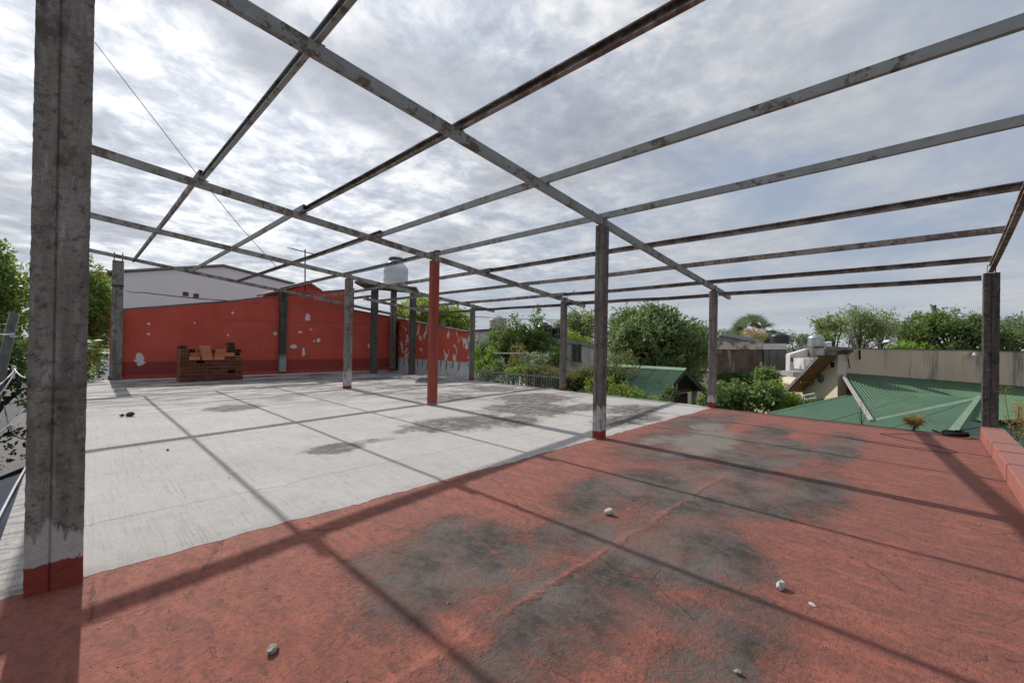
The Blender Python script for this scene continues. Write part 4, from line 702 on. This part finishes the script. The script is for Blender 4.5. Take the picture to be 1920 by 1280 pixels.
# far left house with tank, stained building with black tanks
def house(name, pxa, pxb, top, D, depth, mat, label, roof=None, over=.3, D2=None, topb=None):
    a, b = at(pxa, top, D), at(pxb, topb or top, D2 or D); r = empty(name, ((a.x+b.x)/2, (a.y+b.y)/2, GZ), label, 'building'); n = Vector((b-a).to_2d().to_3d()).cross(Vector((0, 0, 1))).normalized(); n = n if n.dot(_F) > 0 else -n
    part('wall', MT[mat], r, MB().prism([(a.x, a.y, GZ), (b.x, b.y, GZ), tuple(b), tuple(a)], n*depth))
    if roof: e = (b-a).normalized()*over; part('roof', MT[roof], r, MB().prism([tuple(a-e-n*over), tuple(b+e-n*over), tuple(b+e+_U*.16-n*over), tuple(a-e+_U*.16-n*over)], n*(depth+2*over)))
    return r
def tank(p, r, h, mat, label, lid=None, ribs=3):
    o = empty('roof_tank', tuple(p), label, 'water tank'); pr = []
    for i in range(ribs*4+1): t = i/(ribs*4); pr.append((r*(1+(.035 if i % 4 == 2 else 0)), h*.72*t))
    pr += [(r*.9, h*.82), (r*.5, h*.92), (r*.34, h*.94)]; bo = part('body', MT[mat], o, MB().lathe(pr, tuple(p), 24), smooth=True)
    part('lid', MT[lid or mat], bo, MB().lathe([(r*.36, h*.93), (r*.36, h), (r*.2, h*1.02)], tuple(p), 18), smooth=True)
g1 = house('grey_house', 880, 955, 622, 38, 8, 'stain_wall', 'grey gabled house far behind the garden trees', 'dark_trim', .2, topb=618); tank(at(934, 617, 38), .8, 1.15, 'cream_plastic', 'cream tank on the far grey house')
h2 = house('stained_house', 1024, 1128, 637, 24, 7, 'stain_wall', 'black stained whitewashed building with a pale roof edge behind the hedge', 'metal_roof', .12, 25, 653)
part('annex', MT['stain_wall'], h2, MB().prism([T(1012, 650, 23.5)[:2]+(GZ,), T(1034, 650, 23.7)[:2]+(GZ,), T(1034, 642, 23.7), T(1012, 642, 23.5)], tuple(_F*3)))
for px, w in ((1038, .35), (1053, .55), (1081, .5)): c = at(px, 670, 24.2); wn = part('window', MT['glass_dark'], h2, MB().box((c.x, c.y, c.z+.25), (w, .3, 1.0), -YAW)); part('sill', MT['pale_trim'], wn, MB().box((c.x, c.y, c.z-.29), (w+.12, .4, .07), -YAW)); part('frame', MT['cap_grey'], wn, MB().box((c.x, c.y, c.z+.25), (.05, .34, 1.0), -YAW))
tank(at(1021, 636, 24.5), .48, .95, 'black_plastic', 'black roof tank, left of the two on the stained building'); tank(at(1046, 638, 25), .52, .92, 'black_plastic', 'black roof tank, right of the two on the stained building')
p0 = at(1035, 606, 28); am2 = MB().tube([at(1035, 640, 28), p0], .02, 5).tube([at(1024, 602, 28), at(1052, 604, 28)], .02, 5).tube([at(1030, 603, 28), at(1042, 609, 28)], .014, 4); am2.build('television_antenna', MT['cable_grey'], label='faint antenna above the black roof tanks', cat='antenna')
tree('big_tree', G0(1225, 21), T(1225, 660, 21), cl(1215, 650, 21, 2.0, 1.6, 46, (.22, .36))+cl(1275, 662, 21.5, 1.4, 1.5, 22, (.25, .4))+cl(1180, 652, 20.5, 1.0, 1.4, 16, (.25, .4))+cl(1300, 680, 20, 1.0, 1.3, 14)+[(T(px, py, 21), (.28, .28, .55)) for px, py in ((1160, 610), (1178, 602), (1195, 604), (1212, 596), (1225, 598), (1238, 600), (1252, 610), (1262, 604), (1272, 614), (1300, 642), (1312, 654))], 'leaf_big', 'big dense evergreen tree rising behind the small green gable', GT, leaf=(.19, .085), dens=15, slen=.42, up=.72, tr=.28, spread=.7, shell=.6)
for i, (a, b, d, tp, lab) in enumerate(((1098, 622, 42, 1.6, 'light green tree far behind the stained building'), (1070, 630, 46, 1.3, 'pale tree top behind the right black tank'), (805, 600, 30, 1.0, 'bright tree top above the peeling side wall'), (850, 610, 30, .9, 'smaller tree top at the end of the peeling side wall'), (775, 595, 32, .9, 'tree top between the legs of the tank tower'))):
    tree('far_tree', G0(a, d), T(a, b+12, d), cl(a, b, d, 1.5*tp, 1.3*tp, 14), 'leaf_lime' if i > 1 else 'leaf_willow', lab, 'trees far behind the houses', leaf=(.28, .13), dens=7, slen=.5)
# small green gabled roof just off the terrace
def corr(parent, name, p00, p10, p01, p11, ribs, mat='green_roof', amp=.016, seg=6, sheets=6):
    """corrugated sheets: ribs run from edge p00-p10 to edge p01-p11"""
    p00, p10, p01, p11 = map(Vector, (p00, p10, p01, p11)); n = (p10-p00).cross(p01-p00).normalized(); n = n if n.z > 0 else -n; per = max(1, ribs//sheets)
    for s in range(sheets):
        m = MB(); k = per*seg; a0, a1 = s/sheets, (s+1)/sheets
        for i in range(k+1):
            u = a0+(a1-a0)*i/k; h = amp*math.cos(2*math.pi*i/seg)+(.004 if s % 2 else 0)
            for v in (0, .5, 1): m.v.append(tuple(lerp(lerp(p00, p10, u), lerp(p01, p11, u), v)+n*h))
        for i in range(k):
            for j in range(2): m.f.append((i*3+j, i*3+3+j, i*3+4+j, i*3+1+j))
        part(name, MT[mat], parent, m, smooth=True)
gh = empty('green_gable_house', (15, 4, GZ), 'small house with a green corrugated gable roof just beyond the terrace edge', 'house')
ge, gr = -.16, .80; gy0, gy1 = 2.0, 5.1
corr(gh, 'roof_sheet', (12.85, gy0, ge), (12.85, gy1, ge), (15, gy0, gr), (15, gy1, gr), 44, sheets=6); corr(gh, 'roof_sheet', (17.15, gy0, ge), (17.15, gy1, ge), (15.01, gy0, gr), (15.01, gy1, gr), 44, sheets=6)
part('ridge_cap', MT['green_trim'], gh, MB().prism([(14.85, gy0-.02, gr-.045), (15, gy0-.02, gr+.03), (15.15, gy0-.02, gr-.045), (15, gy0-.02, gr+.045)], (0, gy1-gy0, 0)))
for s in (-1, 1): part('barge_board', MT['wood_dark'], gh, MB().prism([(15, gy0+.02, gr-.02), (15+s*2.15, gy0+.02, ge-.02), (15+s*2.15, gy0+.02, ge-.16), (15, gy0+.02, gr-.18)], (0, .06, 0)))
part('wall', MT['cream_wall'], gh, MB().prism([(13.25, gy0+1.0, GZ), (16.75, gy0+1.0, GZ), (16.75, gy0+1.0, -.16), (15, gy0+1.0, .62), (13.25, gy0+1.0, -.16)], (0, 2.0, 0)))
part('tie_beam', MT['wood_dark'], gh, MB().box((15, gy0+.35, -.02), (3.3, .14, .14))); part('king_post', MT['pale_trim'], gh, MB().box((15.0, gy0+.36, .28), (.12, .10, .46)))
for x in (13.3, 16.7): part('porch_post', MT['white_wall'], gh, MB().box((x, gy0+.35, (GZ-.1)/2), (.16, .16, -.1-GZ)))
part('porch_wall', MT['white_wall'], gh, MB().box((14.15, gy0+.45, -1.0), (1.5, .12, 1.75))); part('door', MT['wood_dark'], gh, MB().box((15.8, gy0+.6, -1.2), (1.6, .08, 2.0)))
fs = blob_sprays([((12.75, 3.2, -.12), (.45, .6, .42)), ((12.6, 2.5, -.22), (.35, .5, .3)), ((12.8, 4.0, .05), (.45, .6, .45)), ((12.55, 1.9, -.3), (.3, .3, .22))], 60, .18, .4)
fb = shrub('flowering_shrub', fs, 'leaf_bright', 'flowering shrub with pink blossoms below the small green roof', (12.7, 3, GZ), (.07, .045), 6, None, 'shrub', 0, 3)
pm = leaf_mesh('blossom', fs[rng.random(len(fs)) < .13], .06, .055, 4, 'petal'); po = bpy.data.objects.new('blossom', pm); COL.objects.link(po); po.parent = fb; po.matrix_parent_inverse = Matrix.Translation(-fb.location)
shrub('climbing_plant', blob_sprays([((13.5, 1.95, -.05), (.22, .16, .3)), ((13.2, 1.9, -.25), (.22, .2, .25)), ((13.8, 1.95, .12), (.15, .12, .2))], 90, .12, .3), 'leaf_mid', 'climbing plant on the left verge of the small green gable', (13.2, 1.9, GZ), (.06, .04), 6, None, 'plant', 0, 3)
# ------------------------------------------------------------------ right: brown building, palm, white house
bb = house('brown_building', 1338, 1474, 654, 26, .5, 'brown_wall', 'dark mould stained building with a pale crumbling parapet', None)
a, b = at(1338, 655, 25.9), at(1430, 655, 25.9); part('parapet', MT['pale_rust_roof'], bb, MB().prism([tuple(a), tuple(b), tuple(b+_U*.42), tuple(a+_U*.5)], tuple(_F*.4))); a, b = at(1431, 655, 25.85), at(1475, 655, 25.85); part('parapet', MT['white_wall'], bb, MB().prism([tuple(a), tuple(b), tuple(b+_U*.36), tuple(a+_U*.36)], tuple(_F*.4)))
a, b = at(1330, 641, 30), at(1420, 641, 30); c = at(1349, 629, 30); part('roof', MT['grey_roof'], bb, MB().prism([tuple(a), tuple(b), tuple(c)], tuple(_F*4))); part('roof_edge', MT['metal_roof'], bb, MB().prism([tuple(c+_U*.02), tuple(b+_U*.02), tuple(b+_U*.22), tuple(c+_U*.25)], tuple(-_F*.2)))
a, b = at(1432, 655, 25.93), at(1474, 655, 25.93); part('grey_render', MT['grey_wall'], bb, MB().prism([(a.x, a.y, GZ), (b.x, b.y, GZ), tuple(b-_U*.03), tuple(a-_U*.03)], tuple(-_F*.06)))
tank(at(1462, 645, 27), .52, .72, 'black_plastic', 'squat black tank on the dark mould stained building')
fronds(G0(1413, 40), 30, 2.3, 'leaf_palm', 'fan_palm', 'fan palm rising behind the dark mould stained building', 'palm', 6.6, .3, .25, .5, (-.3, 1.45), 'pale_trunk', 12, True, .045)
shrub('dry_bush', blob_sprays(cl(1410, 637, 36, 1.3, .75, 12), 9, .35, .6), 'leaf_dry', 'dry brown bush below the fan palm', G0(1410, 36), (.16, .05), 8, None, 'bush', 0, 4.5)
wh2 = house('white_house', 1481, 1560, 664, 24, .35, 'white_wall', 'white house with sloping parapet under the steel tank', None, topb=640)
part('plinth', MT['grey_wall'], wh2, MB().prism([T(1524, 668, 23.6), T(1560, 668, 23.6), T(1560, 650, 23.6), T(1524, 650, 23.6)], tuple(_F*1.5))); c = at(1489, 674, 23.9); part('window', MT['glass_dark'], wh2, MB().box(tuple(c), (.22, .3, .2), -YAW))
part('chimney', MT['stain_wall'], wh2, MB().prism([T(1508, 692, 22.6), T(1532, 692, 22.6), T(1534, 672, 22.6), T(1506, 672, 22.6)], tuple(_F*.8))); part('shed', MT['grey_roof'], wh2, MB().prism([T(1487, 706, 22), T(1530, 706, 22), T(1530, 697, 22), T(1487, 697, 22)], tuple(_F*1.2)))
tank(at(1530, 650, 24.2), .40, .72, 'steel_tank', 'shiny steel tank on the white house', ribs=4)
dw = MB().prism([T(1452, 717, 19), T(1478, 722, 19), T(1478, 735, 19), T(1452, 735, 19)], tuple(_F*.2)).build('garden_wall', MT['cream_wall'], label='short cream garden wall beside the sloping eave', cat='wall')
# cream house with sloping eave
ch = empty('cream_house', tuple(at(1540, 750, 15.5))[:2]+(GZ,), 'cream rendered house with a round vent and sloping wooden eave', 'house')
XW = 11.12
def onx(px, py, X): return at(px, py, X*FPX/(px-960))          # points of a wall that runs straight away from the terrace
wq = [onx(1486, 770, XW), onx(1571, 770, XW), onx(1571, 654, XW), onx(1566, 654, XW), onx(1486, 741, XW)]
e0, e1 = onx(1476, 733, XW-.55), onx(1549, 655, XW-.55); up_ = (e1-e0).cross(_R).normalized(); up_ = up_ if up_.z > 0 else -up_
part('wall', MT['cream_wall'], ch, MB().prism([(wq[0].x, wq[0].y, GZ), (wq[1].x, wq[1].y, GZ), tuple(wq[2]), tuple(lerp(e0, e1, 1)+_R*.55), tuple(e0+_R*.55), ], tuple(_R*.3)))
part('roof', MT['cap_grey'], ch, MB().prism([tuple(e0), tuple(e1), tuple(e1+up_*.12), tuple(e0+up_*.12)], tuple(_R*.95)))
part('soffit', MT['wood_orange'], ch, MB().prism([tuple(e0+_R*.03-up_*.008), tuple(e1+_R*.03-up_*.008), tuple(e1+_R*.03-up_*.04), tuple(e0+_R*.03-up_*.04)], tuple(_R*.50)))
for t in (.3,): q = lerp(e0, e1, t)-up_*.09; part('rafter_tail', MT['wood_orange'], ch, MB().tube([q+_R*.06, q+_R*.56], .05, 6))
part('roof_end', MT['cap_grey'], ch, MB().prism([T(1546, 666, 14.3), T(1569, 666, 14.3), T(1569, 654, 14.3), T(1544, 654, 14.3)], tuple(_F*.5)))
cv_ = onx(1538.5, 709, XW-.012); rv = MB().add([cv_]+[cv_+_F*.17*math.cos(a)+_U*.17*math.sin(a) for a in np.linspace(0, 2*math.pi, 20, endpoint=False)], [(0, i+1, (i+1) % 20+1) for i in range(20)])
part('round_vent', MT['cap_grey'], ch, rv); part('square_vent', MT['glass_dark'], ch, MB().box(tuple(onx(1561.5, 684, XW)), (.04, .16, .17), -YAW))
part('porch_reveal', MT['orange_wall'], ch, MB().prism([T(1572, 750, 14.7), T(1603, 750, 14.7), T(1600, 727, 14.7), T(1572, 698, 14.7)], tuple(_F*.1)))
# tan parapet and green roofs
gp = empty('tan_parapet_house', tuple(at(1720, 690, 15.5))[:2]+(GZ,), 'house with a long stained tan parapet and green corrugated roofs', 'house')
part('parapet', MT['tan_wall'], gp, MB().prism([T(1571, 735, 15.0), T(2020, 740, 15.0), T(2020, 661, 15.0), T(1571, 652, 15.0)], tuple(_F*.22))); part('coping', MT['cap_grey'], gp, MB().prism([T(1569, 652.3, 14.97), T(2020, 661.3, 14.97), T(2020, 660, 14.97), T(1569, 651, 14.97)], tuple(_F*.28)))
part('pier', MT['cream_wall'], gp, MB().prism([T(1560, 720, 14.9), T(1572, 720, 14.9), T(1572, 654, 14.9), T(1560, 654, 14.9)], tuple(_F*.4)))
def plane_pt(P, px, py): n = (P[1]-P[0]).cross(P[2]-P[0]); d = at(px, py, 1)-CAM; return CAM+d*((P[0]-CAM).dot(n)/d.dot(n))
PA = [at(1577, 699, 14.95), at(1650, 788, 10.4), at(1838, 746, 13.1)]; A = lambda x, y: plane_pt(PA, x, y)
va = A(1640, 792)-A(1577, 699); corr(gp, 'roof_sheet', A(1577, 699), A(1577, 699)+(A(1990, 704)-A(1577, 699))*1.0, A(1577, 699)+va, A(1990, 704)+va, 99, sheets=9, amp=.02)
part('verge_board', MT['pale_trim'], gp, MB().prism([tuple(A(1573, 697)), tuple(A(1578, 697)), tuple(A(1638, 791)), tuple(A(1630, 791))], (0, 0, .06)))
part('ridge_strip', MT['green_trim'], gp, MB().prism([tuple(A(1645, 790)), tuple(A(1838, 749)), tuple(A(1838, 744)), tuple(A(1642, 786))], (0, 0, .03)))
PB = [A(1650, 788), A(1838, 746), at(1442, 774, 10.4)]; B = lambda x, y: plane_pt(PB, x, y)
def clip(poly, n, d):                    # keep the part of a convex polygon with n.p >= d
    out = []
    for a, b in zip(poly, poly[1:]+poly[:1]):
        x, y = a.dot(n)-d, b.dot(n)-d
        if x >= 0: out.append(a)
        if x*y < 0: out.append(lerp(a, b, x/(x-y)))
    return out
def sheets(parent, poly, along, width, mat='green_roof'):
    poly = [Vector(p) for p in poly]; nr = (poly[1]-poly[0]).cross(poly[2]-poly[0]).normalized(); nr = nr if nr.z > 0 else -nr; ac = nr.cross(Vector(along)).normalized()
    lo, hi = min(p.dot(ac) for p in poly), max(p.dot(ac) for p in poly); k = 0; t = lo
    while t < hi:
        q = clip(clip(poly, ac, t), -ac, -(t+width*.995)); t += width; k += 1
        if len(q) < 3: continue
        m = MB().prism([tuple(p) for p in q], tuple(nr*(.02+.006*(k % 2))))
        part('roof_sheet', MT[mat], parent, m)
bl_ = [B(1442, 774), B(1583, 742), B(1838, 746), B(1776, 826), B(1560, 856)]
sheets(gp, bl_, B(1583, 742)-B(1442, 774), .42)
part('eave_edge', MT['dark_trim'], gp, MB().prism([tuple(bl_[0]), tuple(bl_[4]), tuple(bl_[4]-_U*.10), tuple(bl_[0]-_U*.10)], tuple(_F*.04)))
k0 = A(1838, 746); PC = [k0, B(1776, 826), at(1990, 900, 9.2)]; Cc = lambda x, y: plane_pt(PC, x, y)
sheets(gp, [k0, Cc(2040, 764), Cc(2040, 980), Cc(1776, 826)], Cc(1776, 826)-k0, .42)
kd = B(1776, 826)-k0; part('hip_strip', MT['green_trim'], gp, MB().prism([tuple(k0-_R*.10+_U*.04), tuple(k0+_R*.06+_U*.04), tuple(k0+kd+_R*.14+_U*.04), tuple(k0+kd-_R*.12+_U*.04)], (0, 0, .03)))
part('wall', MT['cream_wall'], gp, MB().prism([T(1590, 748, 15.2)[:2]+(GZ,), T(2000, 748, 15.2)[:2]+(GZ,), T(2000, 735, 15.2), T(1590, 735, 15.2)], tuple(_F*7)))
dh = empty('satellite_dish', T(1594, 656, 15.05), 'grey satellite dish on a bracket above the tan parapet', 'satellite dish'); dc = at(1593, 637, 15); dd = (_R*.86-_F*.45+_U*.22).normalized(); dx_ = dd.cross(_U).normalized(); dy_ = dx_.cross(dd); dm = MB()
for r in (0, .12, .22, .30):
    for j in range(20): q = 2*math.pi*j/20; dm.v.append(tuple(dc+dx_*r*math.cos(q)+dy_*r*1.1*math.sin(q)+dd*r*r*.5))
dm.f = [(i*20+j, i*20+(j+1) % 20, i*20+20+(j+1) % 20, i*20+20+j) for i in range(3) for j in range(20)]
part('reflector', MT['dark_trim'], dh, dm, smooth=True); part('bracket', MT['cable_dark'], dh, MB().tube([dc, at(1591, 656, 15), at(1589, 662, 14.9), at(1593, 690, 14.85)], .018, 5)); part('arm', MT['cable_dark'], dh, MB().tube([dc-dy_*.28, dc+dd*.4-dy_*.1], .012, 5))
MB().box(tuple(at(1827, 663, 14.9)), (.12, .12, .10), -YAW).tube([at(1827, 664, 14.85), at(1825, 668, 14.6)], .05, 8).build('wall_lamp', MT['lamp_metal'], label='small white lamp on the tan parapet', cat='lamp')
part('drain_pipe', MT['cable_dark'], gp, MB().tube([at(1611.5, 656, 14.9), at(1612, 674, 14.9)], .03, 6))
lm = empty('street_lamp', G0(1625, 27), 'grey street lamp arm reaching right in front of the far trees', 'street lamp'); part('arm', MT['pole'], lm, MB().tube([at(1625, 760, 27), at(1626, 655, 27), at(1645, 646, 27), at(1665, 642, 27)], .06, 6)); part('lamp_head', MT['lamp_metal'], lm, MB().prism([T(1664, 643, 27), T(1684, 641, 27), T(1684, 637, 27), T(1668, 637, 27)], tuple(_F*.4)))
MB().tube([(*at(1752, 700, 40).to_2d(), GZ), at(1751.5, 572, 40)], .16, 8).build('wooden_pole', MT['pole'], label='dark pole standing above the far trees on the right', cat='pole'); MB().tube([(*at(1614, 700, 33).to_2d(), GZ), at(1613, 605, 33)], .07, 6).build('wooden_pole', MT['wood_dark'], label='thin mast in front of the willow', cat='pole')
FG = 'trees along the skyline on the right'
for i, (px, py, D, rx, rh, k, mat, lab, kw) in enumerate((
 (1562, 622, 34, 1.2, 1.0, 12, 'leaf_willow', 'spiky pale tree right of the steel tank', dict(up=.9, slen=.8)), (1545, 645, 30, .9, .6, 8, 'leaf_mid', 'dark bush behind the steel tank', {}), (1612, 624, 40, 1.7, 2.0, 18, 'leaf_willow', 'drooping willow behind the satellite dish', dict(droop=.7, slen=.8, leaf=(.34, .06))), (1652, 626, 42, 1.4, 1.9, 12, 'leaf_willow', 'second drooping willow left of the street lamp', dict(droop=.6, slen=.8, leaf=(.34, .06))),
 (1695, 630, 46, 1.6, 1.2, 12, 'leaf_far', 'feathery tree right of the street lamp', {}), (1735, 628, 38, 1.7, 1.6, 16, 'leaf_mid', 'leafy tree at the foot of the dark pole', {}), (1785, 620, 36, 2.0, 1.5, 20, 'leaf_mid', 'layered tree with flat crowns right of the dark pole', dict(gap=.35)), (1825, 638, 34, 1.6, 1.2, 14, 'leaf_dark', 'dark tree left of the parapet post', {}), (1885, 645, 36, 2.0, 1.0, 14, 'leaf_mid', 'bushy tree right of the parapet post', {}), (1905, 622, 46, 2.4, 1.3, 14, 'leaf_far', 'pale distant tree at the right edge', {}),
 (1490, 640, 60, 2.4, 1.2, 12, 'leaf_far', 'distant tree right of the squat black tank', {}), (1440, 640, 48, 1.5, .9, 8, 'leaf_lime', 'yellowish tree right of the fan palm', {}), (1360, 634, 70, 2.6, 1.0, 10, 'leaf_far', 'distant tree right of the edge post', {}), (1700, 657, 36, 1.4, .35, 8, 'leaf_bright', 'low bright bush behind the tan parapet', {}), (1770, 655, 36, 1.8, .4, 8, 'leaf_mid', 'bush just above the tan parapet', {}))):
    a = dict(leaf=(.26, .12), dens=7, slen=.55, gap=.18); a.update(kw); tree('skyline_tree', G0(px, D), T(px, py+14, D), cl(px, py, D, rx, rh, k), mat, lab, FG, **a)
# a far-off belt of trees and roofs that reads as one mass along the horizon
def belt():
    bl = []
    for i in range(230):
        an = random.uniform(-1.05, 1.05); D = random.uniform(85, 190); p = CAM+(_F*math.cos(an)+_R*math.sin(an))*D; h = random.uniform(2.2, 4.6); bl.append(((p.x, p.y, GZ+h*.5), (random.uniform(2.5, 6), random.uniform(2.5, 6), h*.62)))
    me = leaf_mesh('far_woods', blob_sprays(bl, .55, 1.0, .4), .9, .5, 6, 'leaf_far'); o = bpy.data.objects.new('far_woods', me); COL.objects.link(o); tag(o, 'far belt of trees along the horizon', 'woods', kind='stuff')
belt()
# garden shrubs in front of the brown building
SG = 'shrubs in the garden between the small green gable and the cream house'
for px, py, D, rx, rh, mat, lab in ((1385, 728, 19, 1.2, .55, 'leaf_dark', 'dark shrub in front of the mould stained building'), (1428, 716, 18, .6, .6, 'leaf_mid', 'upright shrub catching light before the grey end of the stained building'), (1368, 752, 14.2, .8, .7, 'leaf_mid', 'clipped green hedge mass right of the edge post'), (1415, 752, 14, .8, .65, 'leaf_mid', 'rounded shrub in the middle of the garden strip'), (1448, 750, 14.6, .6, .5, 'leaf_bright', 'bright broad leaved shrub below the cream garden wall'), (1484, 762, 14.5, .5, .32, 'leaf_bright', 'bright shrub against the cream house'), (1526, 764, 14.3, .45, .2, 'leaf_mid', 'low plants beside the white trellis'), (1340, 762, 13.2, .35, .35, 'leaf_dark', 'dark bush behind the edge post')):
    shrub('garden_shrub', blob_sprays(cl(px, py, D, rx, rh, 14, (.3, .5)), 20, .2, .45), mat, lab, G0(px, D), (.13, .075), 7, SG, 'shrub', .1, 2.8)
tl = MB()
for a, b in (((1506, 742), (1506, 762)), ((1506, 742), (1527, 738)), ((1527, 738), (1535, 748)), ((1506, 750), (1530, 746))): tl.tube([at(*a, 14.0), at(*b, 14.0)], .03, 5)
tl.build('white_trellis', MT['white_wall'], label='small white trellis frame among the shrubs by the cream house', cat='trellis')
# ------------------------------------------------------------------ weeds on the terrace edge
def weed(base, n, h, spread, mat, label, twig=.006, tips=14, tl=(.05, .02)):
    r = empty('weed', base, label, 'weed', 'weeds growing along the terrace edge'); b = Vector(base); m = MB(); sp = []
    for i in range(n):
        az = random.uniform(0, 6.28); e = b+Vector((math.cos(az)*spread*random.random(), math.sin(az)*spread*random.random(), h*random.uniform(.6, 1))); md = lerp(b, e, .5)+Vector((random.uniform(-.03, .03), random.uniform(-.03, .03), h*.06)); m.tube([b, md, e], twig, 4, twig*.4)
        for k in range(tips):
            t = random.uniform(.35, 1); q = lerp(md, e, (t-.35)/.65); sp.append((*q, *(Vector((random.gauss(0, .5), random.gauss(0, .5), 1)).normalized()*.09)))
    part('stem', MT['trunk'], r, m); o = bpy.data.objects.new('leaves', leaf_mesh('leaves', np.array(sp), tl[0], tl[1], 4, mat)); COL.objects.link(o); o.parent = r; o.matrix_parent_inverse = Matrix.Translation(-b)
weed((11.78, -3.85, -.02), 26, .26, .24, 'leaf_weed', 'tuft of dry grass at the terrace edge before the green roof', .004, 8, (.10, .012)); weed((11.80, -3.05, -.02), 5, .50, .14, 'leaf_dry', 'thin bare twigs at the terrace edge left of the grass tuft', .006, 3, (.03, .012))
weed((11.2, -5.10, -.1), 6, 1.15, .30, 'leaf_weed', 'tall dry weed behind the parapet, right of the dark post', .006, 18, (.10, .006)); weed((10.3, -5.12, -.1), 5, .75, .25, 'leaf_weed', 'shorter dry weed behind the parapet at the right edge', .006, 16, (.06, .010)); weed((8.9, -5.08, -.02), 6, .25, .14, 'leaf_mid', 'small green weed on the outer edge of the parapet', .004, 6, (.05, .02))
weed((11.82, .35, 0), 6, .16, .14, 'leaf_bright', 'small bright weed at the foot of the edge post', .004, 6, (.06, .04))
